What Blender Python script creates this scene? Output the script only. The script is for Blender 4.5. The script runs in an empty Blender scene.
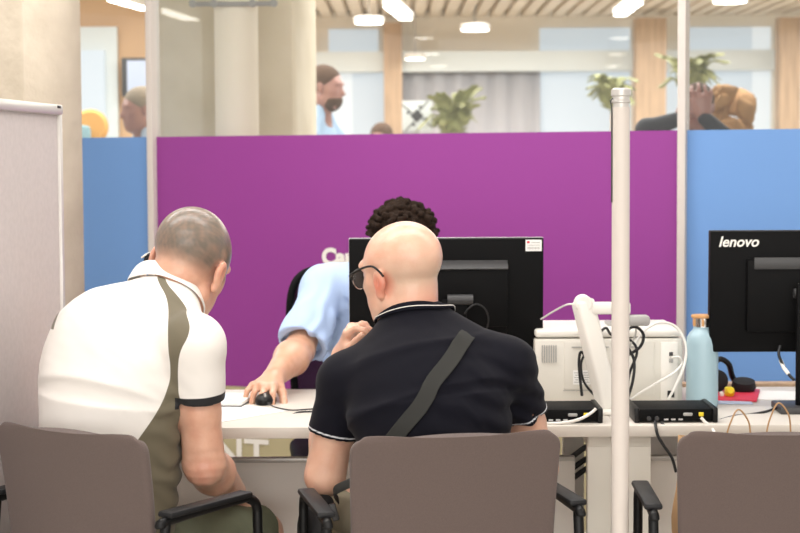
import bpy, bmesh, math, random
import numpy as np
from mathutils import Vector, Matrix
random.seed(4); rng = np.random.default_rng(4)
S = bpy.context.scene; COL = S.collection; R = math.radians
# ---------------------------------------------------------------- camera, world, exposure
F_PX = 1720.0
cam = bpy.data.cameras.new('camera'); camo = bpy.data.objects.new('camera', cam); COL.objects.link(camo); S.camera = camo
cam.sensor_width = 36; cam.lens = F_PX * 36 / 800; cam.clip_end = 200
CM = Matrix.Rotation(R(90 - 3.41), 3, 'X') @ Matrix.Rotation(R(-0.3), 3, 'Z')
CAM = Vector((0, 0, 1.44)); camo.matrix_world = Matrix.Translation(CAM) @ CM.to_4x4()
cam.dof.use_dof = True; cam.dof.focus_distance = 4.35; cam.dof.aperture_fstop = 5.2
def ray(px, py): return CM @ Vector(((px - 400) / F_PX, -(py - 266.5) / F_PX, -1))
def P(px, py, d):
    v = ray(px, py); return CAM + v * (d / v.y)
S.view_settings.view_transform = 'Standard'; S.view_settings.look = 'None'
S.view_settings.gamma = 1; S.view_settings.use_curve_mapping = False; S.view_settings.exposure = 0.0
W = bpy.data.worlds.new('world'); S.world = W; W.use_nodes = True
W.node_tree.nodes['Background'].inputs[0].default_value = (1.0, 0.97, 0.94, 1); W.node_tree.nodes['Background'].inputs[1].default_value = 1.0
S.cycles.max_bounces = 8; S.cycles.transparent_max_bounces = 16
def area(loc, size, power, rot=(0, 0, 0), color=(1, .975, .95)):
    l = bpy.data.lights.new('area', 'AREA'); l.shape = 'RECTANGLE'; l.size, l.size_y = size; l.energy = power; l.color = color
    o = bpy.data.objects.new('ceiling_or_fill_light', l); COL.objects.link(o); o.location = loc; o.rotation_euler = rot; return o
area((-.6, 2.2, 2.84), (3.0, .5), 50); area((-.6, 4.5, 2.84), (3.6, .5), 52); area((-1.2, 6.0, 2.84), (4.2, .4), 55)
area((2.4, 3.6, 2.84), (.6, 3.0), 22); area((0, -.5, 2.84), (4, .6), 60)
area((0, -6.5, 1.7), (9, 2.3), 330, (R(90), 0, 0), (1, .98, .95))   # unseen fill light added behind the camera to brighten surfaces facing it
area((-.5, 10.3, 2.72), (7, 2), 205); area((.5, 14.0, 2.72), (8, 3), 330)
# ---------------------------------------------------------------- materials
def lin(h):
    c = [int(h[i:i + 2], 16) / 255 for i in (0, 2, 4)]
    return tuple(((v + .055) / 1.055) ** 2.4 if v > .04045 else v / 12.92 for v in c) + (1,)
def nd(nt, t, **k):
    n = nt.nodes.new(t)
    for a, b in k.items(): setattr(n, a, b)
    return n
def mat(name, hexc, rough=.6, metal=0, var=0, vscale=8, bump=0, bscale=200, hex2=None, spec=.5, zones=(), emis=0, coat=0, stretch=None, sheen=0, detail=3, sss=0, wear=0):
    m = bpy.data.materials.new(name); m.use_nodes = True; nt = m.node_tree; L = nt.links; b = nt.nodes['Principled BSDF']
    b.inputs['Roughness'].default_value = rough; b.inputs['Metallic'].default_value = metal; b.inputs['Specular IOR Level'].default_value = spec
    b.inputs['Coat Weight'].default_value = coat; b.inputs['Sheen Weight'].default_value = sheen
    if sss:
        b.inputs['Subsurface Weight'].default_value = sss; b.inputs['Subsurface Radius'].default_value = (1, .35, .2); b.inputs['Subsurface Scale'].default_value = .012
    if rough >= .8 and spec == .5: b.inputs['Specular IOR Level'].default_value = .18
    c = lin(hexc); tc = nd(nt, 'ShaderNodeTexCoord'); co = tc.outputs['Object']
    if stretch:
        mp = nd(nt, 'ShaderNodeMapping'); mp.inputs['Scale'].default_value = stretch; L.new(co, mp.inputs[0]); co = mp.outputs[0]
    cur = None
    if var:
        n = nd(nt, 'ShaderNodeTexNoise'); n.inputs['Scale'].default_value = vscale; n.inputs['Detail'].default_value = detail; L.new(co, n.inputs['Vector'])
        cr = nd(nt, 'ShaderNodeValToRGB'); L.new(n.outputs[0], cr.inputs[0])
        c2 = lin(hex2) if hex2 else tuple(v * (1 - var) for v in c[:3]) + (1,)
        cr.color_ramp.elements[0].position = .35; cr.color_ramp.elements[1].position = .65
        cr.color_ramp.elements[0].color = c2; cr.color_ramp.elements[1].color = c; cur = cr.outputs[0]
    for attr, hx, slope in zones:
        a = nd(nt, 'ShaderNodeAttribute', attribute_name=attr); mm = nd(nt, 'ShaderNodeMath', operation='MULTIPLY_ADD', use_clamp=True)
        mm.inputs[1].default_value = slope; mm.inputs[2].default_value = .5; L.new(a.outputs['Fac'], mm.inputs[0])
        mx = nd(nt, 'ShaderNodeMix', data_type='RGBA'); L.new(mm.outputs[0], mx.inputs['Factor'])
        if cur: L.new(cur, mx.inputs[6])
        else: mx.inputs[6].default_value = c
        mx.inputs[7].default_value = lin(hx); cur = mx.outputs[2]
    if cur: L.new(cur, b.inputs['Base Color'])
    else: b.inputs['Base Color'].default_value = c
    if bump:
        n = nd(nt, 'ShaderNodeTexNoise'); n.inputs['Scale'].default_value = bscale; n.inputs['Detail'].default_value = 4; L.new(co, n.inputs['Vector'])
        bp = nd(nt, 'ShaderNodeBump'); bp.inputs['Strength'].default_value = 1; bp.inputs['Distance'].default_value = bump
        L.new(n.outputs[0], bp.inputs['Height']); L.new(bp.outputs[0], b.inputs['Normal'])
    if emis:
        b.inputs['Emission Color'].default_value = c; b.inputs['Emission Strength'].default_value = emis
    return m
def dim(m): m.node_tree.nodes['Principled BSDF'].inputs['Base Color'].default_value = (.35, .37, .4, 1); return m
def glass_mat():
    m = bpy.data.materials.new('partition_glass'); m.use_nodes = True; nt = m.node_tree; nt.nodes.clear(); L = nt.links
    o = nd(nt, 'ShaderNodeOutputMaterial'); t = nd(nt, 'ShaderNodeBsdfTransparent'); t.inputs[0].default_value = (.97, .985, .98, 1)
    g = nd(nt, 'ShaderNodeBsdfGlossy'); g.inputs['Roughness'].default_value = .02; f = nd(nt, 'ShaderNodeFresnel'); ge = nd(nt, 'ShaderNodeNewGeometry'); im = nd(nt, 'ShaderNodeMath', operation='MULTIPLY_ADD'); im.inputs[1].default_value = 1 / 1.55 - 1.55; im.inputs[2].default_value = 1.55; L.new(ge.outputs['Backfacing'], im.inputs[0]); L.new(im.outputs[0], f.inputs[0])
    mx = nd(nt, 'ShaderNodeMixShader'); L.new(f.outputs[0], mx.inputs[0]); L.new(t.outputs[0], mx.inputs[1]); L.new(g.outputs[0], mx.inputs[2]); L.new(mx.outputs[0], o.inputs[0])
    return m
M = {}
M['glass'] = glass_mat()
M['purple'] = mat('purple_film', '913e8e', .45, spec=.3); M['blue'] = mat('blue_film', '709ad2', .45, spec=.3)
M['cream'] = mat('cream_metal', 'd3cac2', .4); M['white'] = mat('white_plastic', 'eeeae2', .4); M['offwhite'] = mat('offwhite_plastic', 'dedad0', .5)
M['desk'] = mat('white_laminate', 'd9d2c8', .42, var=.03, vscale=3); M['desk_edge'] = mat('laminate_edge', 'dfdad0', .5)
M['panel'] = mat('painted_panel', 'f2ebe4', .5, var=.03, vscale=2)
M['concrete'] = mat('concrete', 'c9bdab', .85, var=.1, vscale=5, bump=.004, bscale=30, hex2='b9ad9b')
M['concrete2'] = mat('concrete_green', 'eadfc9', .85, var=.1, vscale=3, bump=.004, bscale=18, hex2='dcd0b8')
M['felt'] = mat('grey_felt', 'c3bab8', .95, var=.06, vscale=60, bump=.0006, bscale=700)
M['alu'] = mat('aluminium', 'c9c5c0', .35, metal=.35)
M['chair'] = mat('taupe_fabric', '665955', .95, var=.12, vscale=500, bump=.0006, bscale=900, sheen=.15, detail=2)
M['black'] = mat('black_plastic', '0e0e0f', .42, spec=.3); M['pad'] = mat('black_arm_pad', '1c1c1e', .5, spec=.3); M['black2'] = mat('matte_black_plastic', '0b0b0c', .6, spec=.12, bump=.0002, bscale=1500)
M['dgrey'] = mat('dark_grey_plastic', '3a3a3b', .45); M['grey'] = mat('grey_plastic', 'a9a7a4', .5)
M['tag'] = mat('off_white_paint', 'f3efe8', .5); M['silver'] = mat('silver_print', 'c9c9c9', .35, metal=.4)
M['floor'] = mat('grey_floor', 'cbc4ba', .5, var=.08, vscale=2); M['ceil'] = mat('white_ceiling', 'e9e4dc', .8)
M['wood'] = mat('tan_wood', 'c4a688', .6, var=.2, vscale=6, stretch=(6, 6, .6)); M['slat'] = mat('pale_wood_slats', 'ecdcc6', .6, var=.12, vscale=5)
M['khaki'] = mat('khaki_dado', 'b8ad88', .6); M['tanwall'] = mat('tan_wall', 'dcb48a', .7)
M['pipe'] = mat('cream_paint', 'fdf2de', .6); M['lamp'] = mat('lamp_glow', 'fffaf0', .5, emis=9); M['win'] = dim(mat('frosted_daylight', 'd4e2ec', .5, emis=.6)); M['win2'] = dim(mat('frosted_daylight_white', 'e9eef0', .5, emis=.72))
M['curtain'] = mat('grey_curtain', 'c2c1c6', .8, var=.08, vscale=30, stretch=(1, 1, .02)); M['band'] = mat('pale_lintel', 'dde4e4', .5); M['beige'] = mat('beige_wall', 'f0e7d8', .7)
M['kraft'] = mat('kraft_paper', 'c09a72', .8, var=.1, vscale=12, bump=.001, bscale=30); M['bottle'] = mat('pale_blue_enamel', 'a3bfca', .35)
M['bamboo'] = mat('bamboo', 'cf9a63', .5); M['steel'] = mat('steel', 'cfcac4', .25, metal=1); M['red'] = mat('red_card', 'd9304a', .5); M['yellow'] = mat('yellow_plastic', 'f2d82c', .4)
M['paper'] = mat('white_paper', 'f4f3f0', .7); M['paperblue'] = mat('blue_paper', 'c8d4ee', .7); M['cablew'] = mat('white_cable', 'e9e6e0', .45); M['cableg'] = mat('grey_cable', 'b4b0a8', .5); M['cableb'] = mat('black_cable', '18181a', .45)
M['webbing'] = mat('grey_webbing', '363634', .8, bump=.0006, bscale=500); M['bag'] = mat('black_nylon', '121113', .75, bump=.001, bscale=60)
M['leaf'] = mat('palm_leaf', 'a3a572', .6, var=.3, vscale=14); M['dry'] = mat('dry_leaf', 'b58b5c', .7, var=.2, vscale=10); M['orange'] = mat('orange_fabric', 'd9a25c', .8)
M['teal'] = mat('teal_fabric', '86a5ab', .8)
# ---------------------------------------------------------------- tagging and mesh helpers
def tag(o, label=None, cat=None, group=None, kind=None):
    if label: o['label'] = label
    if cat: o['category'] = cat
    if group: o['group'] = group
    if kind: o['kind'] = kind
    return o
def link(name, me, m=None, parent=None, smooth=False):
    o = bpy.data.objects.new(name, me); COL.objects.link(o)
    if m is not None: me.materials.append(M[m] if isinstance(m, str) else m)
    if parent is not None: o.parent = parent
    if smooth and len(me.polygons): me.polygons.foreach_set('use_smooth', [True] * len(me.polygons))
    return o
def empty(name, loc=(0, 0, 0), rz=0, label=None, cat=None, group=None):
    o = bpy.data.objects.new(name, None); COL.objects.link(o); o.location = loc; o.rotation_euler = (0, 0, rz); o.empty_display_size = .05
    return tag(o, label, cat, group)
class MB:
    def __init__(s): s.bm = bmesh.new()
    def box(s, c, size, bev=0, rot=None, seg=2, taper=None):
        b = bmesh.new(); bmesh.ops.create_cube(b, size=1)
        for v in b.verts:
            k = 1
            if taper and v.co.z > 0: v.co.x *= taper[0]; v.co.y *= taper[1]
            v.co = Vector((v.co.x * size[0], v.co.y * size[1], v.co.z * size[2]))
        if bev: bmesh.ops.bevel(b, geom=b.edges[:], offset=bev, segments=seg, profile=.5, affect='EDGES')
        mt = Matrix.Translation(Vector(c)) @ (rot.to_4x4() if rot is not None else Matrix.Identity(4)); b.transform(mt)
        me = bpy.data.meshes.new('t'); b.to_mesh(me); s.bm.from_mesh(me); bpy.data.meshes.remove(me); b.free(); return s
    def lathe(s, prof, c=(0, 0, 0), n=40, rot=None):
        rings = []; mt = Matrix.Translation(Vector(c)) @ (rot.to_4x4() if rot is not None else Matrix.Identity(4))
        for r, z in prof:
            rings.append([s.bm.verts.new(mt @ Vector((max(r, 1e-4) * math.cos(2 * math.pi * i / n), max(r, 1e-4) * math.sin(2 * math.pi * i / n), z))) for i in range(n)])
        for a, b in zip(rings, rings[1:]):
            for i in range(n): s.bm.faces.new((a[i], a[(i + 1) % n], b[(i + 1) % n], b[i]))
        s.bm.faces.new(rings[0][::-1]); s.bm.faces.new(rings[-1]); return s
    def tube(s, pts, r, n=10, smooth=0, flat=1.0):
        pts = [Vector(p) for p in pts]
        if smooth: pts = spline(pts, smooth)
        t0 = (pts[1] - pts[0]).normalized(); u = t0.orthogonal().normalized(); rings = []
        for i, p in enumerate(pts):
            t = (pts[min(i + 1, len(pts) - 1)] - pts[max(i - 1, 0)]).normalized()
            u = (u - t * u.dot(t)).normalized(); v = t.cross(u); rr = r[i] if isinstance(r, (list, tuple)) else r
            rings.append([s.bm.verts.new(p + (u * math.cos(2 * math.pi * k / n) + v * math.sin(2 * math.pi * k / n) * flat) * rr) for k in range(n)])
        for a, b in zip(rings, rings[1:]):
            for i in range(n): s.bm.faces.new((a[i], a[(i + 1) % n], b[(i + 1) % n], b[i]))
        s.bm.faces.new(rings[0][::-1]); s.bm.faces.new(rings[-1]); return s
    def poly(s, pts, thick):   # extruded flat polygon, pts 3D, thick vector
        a = [s.bm.verts.new(Vector(p)) for p in pts]; b = [s.bm.verts.new(Vector(p) + Vector(thick)) for p in pts]; n = len(a)
        s.bm.faces.new(a[::-1]); s.bm.faces.new(b)
        for i in range(n): s.bm.faces.new((a[i], a[(i + 1) % n], b[(i + 1) % n], b[i]))
        return s
    def grid(s, rows, closed=False):
        vs = [[s.bm.verts.new(Vector(p)) for p in r] for r in rows]; m = len(rows[0])
        for a, b in zip(vs, vs[1:]):
            for i in range(m if closed else m - 1): s.bm.faces.new((a[i], a[(i + 1) % m], b[(i + 1) % m], b[i]))
        return s
    def build(s, name, m, parent=None, smooth=True, angle=40):
        bmesh.ops.recalc_face_normals(s.bm, faces=s.bm.faces[:])
        me = bpy.data.meshes.new(name); s.bm.to_mesh(me); s.bm.free(); o = link(name, me, m, parent, smooth)
        if smooth: me.set_sharp_from_angle(angle=R(angle))
        return o
def spline(pts, k):
    out = []; n = len(pts)
    for i in range(n - 1):
        p0, p1, p2, p3 = pts[max(i - 1, 0)], pts[i], pts[i + 1], pts[min(i + 2, n - 1)]
        for j in range(k):
            t = j / k; out.append(.5 * ((2 * p1) + (p2 - p0) * t + (2 * p0 - 5 * p1 + 4 * p2 - p3) * t * t + (3 * p1 - p0 - 3 * p2 + p3) * t ** 3))
    out.append(pts[-1]); return out
def text(name, body, size, mtx, m, parent, bold=0, shear=0, ext=.0006, width=1):
    c = bpy.data.curves.new(name, 'FONT'); c.body = body; c.size = size; c.offset = bold; c.shear = shear; c.extrude = ext; c.resolution_u = 4
    o = bpy.data.objects.new('tmp', c); COL.objects.link(o); bpy.context.view_layer.update()
    me = bpy.data.meshes.new_from_object(o.evaluated_get(bpy.context.evaluated_depsgraph_get())); bpy.data.objects.remove(o)
    me.materials.clear(); me.transform(mtx @ Matrix.Diagonal((width, 1, 1, 1))); return link(name, me, m, parent)
# ---------------------------------------------------------------- signed distance figures
V = lambda p: np.array(p, dtype=np.float32)
def nrm(v): v = V(v); return v / np.linalg.norm(v)
def cone(a, b, ra, rb):
    a = V(a); b = V(b); ab = b - a; L2 = float(ab @ ab) + 1e-9
    def f(p):
        t = np.clip((p - a) @ ab / L2, 0, 1); return np.linalg.norm(p - a - t[..., None] * ab, axis=-1) - (ra + (rb - ra) * t)
    return f
def ell(c, r, Rm=None):
    c = V(c); r = V(r)
    def f(p):
        q = p - c
        if Rm is not None: q = q @ Rm
        k0 = np.linalg.norm(q / r, axis=-1); k1 = np.linalg.norm(q / (r * r), axis=-1) + 1e-6; return k0 * (k0 - 1) / k1
    return f
def loft(secs, fwd_hint):
    S_ = []
    for c, rt, a, b in secs: S_.append((V(c), nrm(rt), a, b))
    def f(p):
        out = None
        for (c0, r0, a0, b0), (c1, r1, a1, b1) in zip(S_, S_[1:]):
            ax = c1 - c0; Ln = np.linalg.norm(ax); ax = ax / Ln; s = (p - c0) @ ax; t = np.clip(s / Ln, 0, 1)[..., None]
            c = c0 + (c1 - c0) * t; rt = r0 + (r1 - r0) * t; fw = np.cross(rt, ax); fw = fw / (np.linalg.norm(fw, axis=-1, keepdims=True) + 1e-9)
            q = p - c; u = (q * rt).sum(-1); v = (q * fw).sum(-1); w = np.abs(s - t[..., 0] * Ln)
            a = a0 + (a1 - a0) * t[..., 0]; b = b0 + (b1 - b0) * t[..., 0]
            k0 = np.sqrt((u / a) ** 2 + (v / b) ** 2); k1 = np.sqrt((u / a ** 2) ** 2 + (v / b ** 2) ** 2) + 1e-5
            d2 = k0 * (k0 - 1) / k1; d2 = np.where(k0 < .3, -np.minimum(a, b) * .7, d2)
            d = np.sqrt(np.maximum(d2, 0) ** 2 + w ** 2) + np.minimum(d2, 0)
            out = d if out is None else smin(out, d, .03)
        return out
    return f
def smin(a, b, k):
    h = np.clip(.5 + .5 * (b - a) / k, 0, 1); return b + (a - b) * h - k * h * (1 - h)
def smax(a, b, k): return -smin(-a, -b, k)
def off(f, r): return lambda p: f(p) - r
def plane(c, n):
    c = V(c); n = nrm(n); return lambda p: (p - c) @ n
def inter(f, g, k=.004): return lambda p: smax(f(p), g(p), k)
def sub(f, g, k=.004): return lambda p: smax(f(p), -g(p), k)
def uni(fs, k=.03):
    def f(p):
        o = fs[0](p)
        for g in fs[1:]: o = smin(o, g(p), k)
        return o
    return f
def field(ops):
    def f(p):
        o = np.full(p.shape[:-1], 9.0, np.float32)
        for kind, g, k in ops: o = smin(o, g(p), k) if kind == 'u' else (smax(o, -g(p), k) if kind == 's' else smax(o, g(p), k))
        return o
    return f
def mesh_sdf(name, ops, lo, hi, h, m, parent, attrs=None, disp=None):
    B = 8; lo = V(lo); nb = np.ceil((V(hi) - lo) / (h * B)).astype(int) + 1; Rb = h * B * .866
    ctr = np.stack(np.meshgrid(*[lo[i] + (np.arange(nb[i]) + .5) * h * B for i in range(3)], indexing='ij'), -1).reshape(-1, 3).astype(np.float32)
    F0 = field(ops)(ctr); act = np.abs(F0) < Rb * 1.7 + .008; ids = np.nonzero(act)[0]
    off_ = np.stack(np.meshgrid(*[np.arange(B)] * 3, indexing='ij'), -1).reshape(-1, 3)
    bi = np.stack(np.unravel_index(ids, nb), -1); pts = (lo + (bi[:, None, :] * B + off_[None]) * h).astype(np.float32)
    F = np.full(pts.shape[:2], 9.0, np.float32); ac = ctr[ids]
    for kind, g, k in ops:
        dc = g(ac); s = np.nonzero(dc < Rb * 1.7 + .03 + k)[0] if kind != 'i' else np.arange(len(ids))
        if len(s) == 0: continue
        d = g(pts[s]); cur = F[s]
        F[s] = smin(cur, d, k) if kind == 'u' else (smax(cur, -d, k) if kind == 's' else smax(cur, d, k))
    if disp is not None: F = F - disp(pts)
    D = np.broadcast_to(F0[:, None], (len(F0), B ** 3)).copy(); D[ids] = F
    D = D.reshape(*nb, B, B, B).transpose(0, 3, 1, 4, 2, 5).reshape(nb[0] * B, nb[1] * B, nb[2] * B)
    D[0] = D[-1] = 1; D[:, 0] = D[:, -1] = 1; D[:, :, 0] = D[:, :, -1] = 1
    I = D < 0; n = [s - 1 for s in D.shape]; cnt = np.zeros(n, np.uint8)
    corners = [(i, j, k) for i in (0, 1) for j in (0, 1) for k in (0, 1)]
    for i, j, k in corners: cnt += I[i:i + n[0], j:j + n[1], k:k + n[2]]
    cell = np.nonzero((cnt > 0) & (cnt < 8)); ci = np.stack(cell, -1); idx = np.full(n, -1, np.int32); idx[cell] = np.arange(len(ci))
    acc = np.zeros((len(ci), 3)); num = np.zeros(len(ci)); vals = {c: D[ci[:, 0] + c[0], ci[:, 1] + c[1], ci[:, 2] + c[2]] for c in corners}
    for c in corners:
        for ax in range(3):
            if c[ax] == 0:
                e = list(c); e[ax] = 1; e = tuple(e); a, b = vals[c], vals[e]; x = (a < 0) != (b < 0); t = np.where(x, a / np.where(x, a - b, 1), 0)
                pos = np.tile(np.array(c, float), (len(ci), 1)); pos[:, ax] += t; acc += pos * x[:, None]; num += x
    vert = lo + (ci + acc / num[:, None]) * h
    quads = []
    for ax in range(3):
        sl0 = [slice(None)] * 3; sl1 = [slice(None)] * 3; sl0[ax] = slice(0, -1); sl1[ax] = slice(1, None)
        a, b = I[tuple(sl0)], I[tuple(sl1)]; e = np.stack(np.nonzero(a != b), -1); fl = a[tuple(e.T)]
        u, v = [(1, 2), (2, 0), (0, 1)][ax]; ok = (e[:, u] > 0) & (e[:, v] > 0) & (e[:, u] < n[u]) & (e[:, v] < n[v]); e = e[ok]; fl = fl[ok]
        def g(du, dv):
            q = e.copy(); q[:, u] -= du; q[:, v] -= dv; return idx[tuple(q.T)]
        q = np.stack([g(1, 1), g(0, 1), g(0, 0), g(1, 0)], -1); q[~fl] = q[~fl][:, ::-1]; quads.append(q)
    q = np.concatenate(quads); q = q[(q >= 0).all(1)]
    # light smoothing
    vs = vert.copy()
    for _ in range(2):
        a = np.zeros_like(vs); c = np.zeros(len(vs))
        for k in range(4):
            np.add.at(a, q[:, k], vs[q[:, (k + 1) % 4]]); np.add.at(c, q[:, k], 1)
        vs = vs * .5 + .5 * a / np.maximum(c, 1)[:, None]
    vert = vs
    me = bpy.data.meshes.new(name); me.vertices.add(len(vert)); me.vertices.foreach_set('co', vert.astype(np.float32).ravel())
    me.loops.add(q.size); me.loops.foreach_set('vertex_index', q.astype(np.int32).ravel()); me.polygons.add(len(q))
    me.polygons.foreach_set('loop_start', np.arange(0, q.size, 4, dtype=np.int32))
    me.update(calc_edges=True); me.validate()
    if attrs:
        vv = vert.astype(np.float32)
        for k, fn in attrs.items():
            at = me.attributes.new(k, 'FLOAT', 'POINT'); at.data.foreach_set('value', np.clip(fn(vv), -1, 1).astype(np.float32))
    o = link(name, me, m, parent, True)
    if parent is not None: o.matrix_parent_inverse = parent.matrix_world.inverted()
    return o
def snoise(seed, freq):
    r = np.random.default_rng(seed); K = [(r.normal(size=3) * freq).astype(np.float32) for _ in range(7)]; ph = r.uniform(0, 6.28, 7)
    return lambda p: sum(np.sin(p @ k + f + 1.5 * np.sin(p @ K[(i + 1) % 7] * .6)) for i, (k, f) in enumerate(zip(K, ph))) / 7
def frame(yaw, pitch, roll):
    # yaw: heading, 0 = facing +Y, positive turns left; pitch>0 looks down; roll>0 tilts towards own right. columns = right, forward, up
    m = Matrix.Rotation(yaw, 3, 'Z') @ Matrix.Rotation(-pitch, 3, 'X') @ Matrix.Rotation(roll, 3, 'Y')
    return np.array(m, dtype=np.float32)
def head_ops(c, Fm, s=1.0, ez=0.0):
    L = lambda x, y, z: V(c) + Fm @ V((x * s, y * s, z * s))
    e = lambda x, y, z, a, b, d: ell(L(x, y, z), (a * s, b * s, d * s), Fm)
    cn = lambda a, b, ra, rb: cone(L(*a), L(*b), ra * s, rb * s)
    o = [('u', e(0, -.018, .036, .077, .094, .082), .01), ('u', e(0, .022, .02, .066, .072, .076), .03), ('u', e(0, .03, -.04, .061, .065, .078), .03),
         ('u', e(0, .058, -.098, .026, .022, .02), .03), ('u', e(0, .028, -.064, .061, .063, .055), .03), ('u', cn((-.053, .0, -.06), (-.024, .062, -.098), .020, .017), .02), ('u', cn((.053, .0, -.06), (.024, .062, -.098), .020, .017), .02),
         ('u', cn((-.04, .083, .028), (.04, .083, .028), .012, .012), .015),
         ('s', e(-.032, .098, .008, .017, .016, .012), .01), ('s', e(.032, .098, .008, .017, .016, .012), .01),
         ('u', e(-.032, .078, .006, .0125, .0125, .0125), .003), ('u', e(.032, .078, .006, .0125, .0125, .0125), .003),
         ('u', cn((0, .09, .012), (0, .112, -.03), .008, .012), .012), ('u', cn((-.012, .1, -.034), (.012, .1, -.034), .007, .007), .008),
         ('u', cn((-.018, .087, -.062), (.018, .087, -.062), .006, .006), .006), ('u', cn((-.016, .086, -.072), (.016, .086, -.072), .007, .007), .005),
         ('u', cn((-.052, .045, -.012), (-.04, .07, -.02), .016, .014), .02), ('u', cn((.052, .045, -.012), (.04, .07, -.02), .016, .014), .02)]
    for sg in (-1, 1):
        o += [('u', e(sg * .083, -.008, .008 + ez, .009, .019, .028), .006), ('u', e(sg * .080, -.002, -.02 + ez, .009, .012, .016), .006),
              ('s', e(sg * .093, -.002, .008 + ez, .007, .0105, .016), .004)]
    return o, L
def hand_ops(w, f, n, t, curls, s=1.0, thumb=None, spread=.08, tc=.5):
    w = V(w); f = nrm(f); n = V(n); n = nrm(n - f * (n @ f)); tt = np.cross(f, n); tt = tt if tt @ V(t) > 0 else -tt
    pt = lambda a, b, c: w + (f * a + tt * b + n * c) * s
    o = [('u', cone(pt(0, .006, 0), pt(.075, .024, 0), .021 * s, .014 * s), .02), ('u', cone(pt(0, -.006, 0), pt(.072, -.022, -.002), .02 * s, .013 * s), .012), ('u', cone(pt(.01, 0, 0), pt(.08, 0, .002), .02 * s, .014 * s), .012),
         ('u', cone(pt(.015, .018, -.006), pt(.045, .034, -.012), .017 * s, .014 * s), .012)]
    for i, (b, ln, r) in enumerate([(.032, .072, .0095), (.0105, .08, .0098), (-.011, .074, .0092), (-.031, .058, .0082)]):
        p = pt(.08 - .004 * abs(i - 1), b, 0); ang = 0; d0 = nrm(f + tt * spread * (1.5 - i)); cu = curls[i] if isinstance(curls, (list, tuple)) else curls
        for q, fr in enumerate((.45, .3, .25)):
            ang += cu * (.75, 1.15, .8)[q]; d = d0 * math.cos(ang) - n * math.sin(ang); p2 = p + d * ln * fr * s
            o.append(('u', cone(p, p2, r * s * (1 - .08 * q), r * s * (.94 - .1 * q)), .004 if q else .009)); p = p2
    tb = thumb or (.62, .7, -.25); d = nrm(f * tb[0] + tt * tb[1] + n * tb[2]); p = pt(.02, .024, -.008)
    for q, ln in enumerate((.042, .034, .027)):
        p2 = p + d * ln * s; o.append(('u', cone(p, p2, (.0135 - .0015 * q) * s, (.0115 - .0015 * q) * s), .006)); p = p2; d = nrm(d + f * tc - n * tc * .3)
    return o
def bounds(ps, m=.14):
    a = np.array([V(p) for p in ps]); return a.min(0) - m, a.max(0) + m
def project_out(fn, p, d):
    p = V(p)[None].copy()
    for _ in range(12):
        v = fn(p)[0]; e = .004; g = np.array([(fn(p + V(x) * e)[0] - fn(p - V(x) * e)[0]) for x in ((1, 0, 0), (0, 1, 0), (0, 0, 1))]); g = g / (np.linalg.norm(g) + 1e-9)
        p = (p - (v - d) * g * .8).astype(np.float32)
    return p[0]
def trace(fn, px, py, start=3.6):
    v = np.array(ray(px, py).normalized(), dtype=np.float32); t = start
    for _ in range(90):
        d = float(fn((V(CAM) + v * t)[None])[0]); t += d * .6
        if d < .0005: break
    return V(CAM) + v * t
SKIN_Z = [('eye', 'e9e4df', 900), ('iris', '3a2a20', 900), ('lip', 'b06a5e', 300)]
def skin(name, hexc, hex2, zones=(), rough=.29, vs=22, bump=.0006): return mat(name, hexc, rough, var=1, vscale=vs, hex2=hex2, bump=bump, bscale=120, zones=list(zones) + SKIN_Z, spec=.45, sss=.12)
def face_attrs(L, s=1.0):
    dist = lambda p, c: np.linalg.norm(p - L(*c), axis=-1)
    return {'eye': lambda p: .0127 * s - np.minimum(dist(p, (-.032, .078, .006)), dist(p, (.032, .078, .006))) + .0006,
            'iris': lambda p: .0062 * s - np.minimum(dist(p, (-.032, .0895, .006)), dist(p, (.032, .0895, .006))),
            'lip': lambda p: .009 * s - np.minimum(dist(p, (-.008, .094, -.067)), dist(p, (.008, .094, -.067)))}
def arm_ops(sh, el, wr, r=(.05, .043, .041, .027), k=.03):
    sh, el, wr = V(sh), V(el), V(wr); m1 = sh * .45 + el * .55; m2 = el * .7 + wr * .3
    return [('u', cone(sh, m1, r[0], r[0] * .93), k), ('u', cone(m1, el, r[0] * .93, r[1]), .02), ('u', cone(el, m2, r[2], r[2] * 1.05), .012), ('u', cone(m2, wr, r[2] * 1.05, r[3]), .02)]
def leg_ops(hip, kn, an, toe, r=(.085, .058, .055, .038)):
    kn, an = V(kn), V(an); mid = kn * .65 + an * .35
    return [('u', cone(hip, kn, r[0], r[1]), .03), ('u', cone(kn, mid, r[1] * .95, r[2]), .02), ('u', cone(mid, an, r[2], r[3]), .02), ('u', cone(an, toe, .038, .028), .02)]
def shoes(root, an_toes, m):
    for an, toe in an_toes:
        an = V(an); toe = V(toe); f = nrm((toe - an) * V((1, 1, 0))); a = V((an[0], an[1], .045)) - f * .04; b = V((toe[0], toe[1], .04)) + f * .02
        ops = [('u', cone(a, b, .048, .042), .02), ('u', cone(a, a + V((0, 0, .05)), .046, .042), .02), ('i', plane((0, 0, .004), (0, 0, -1)), .004)]
        mesh_sdf('shoe', ops, *bounds([a, b], .11), .007, m, root)
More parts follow.
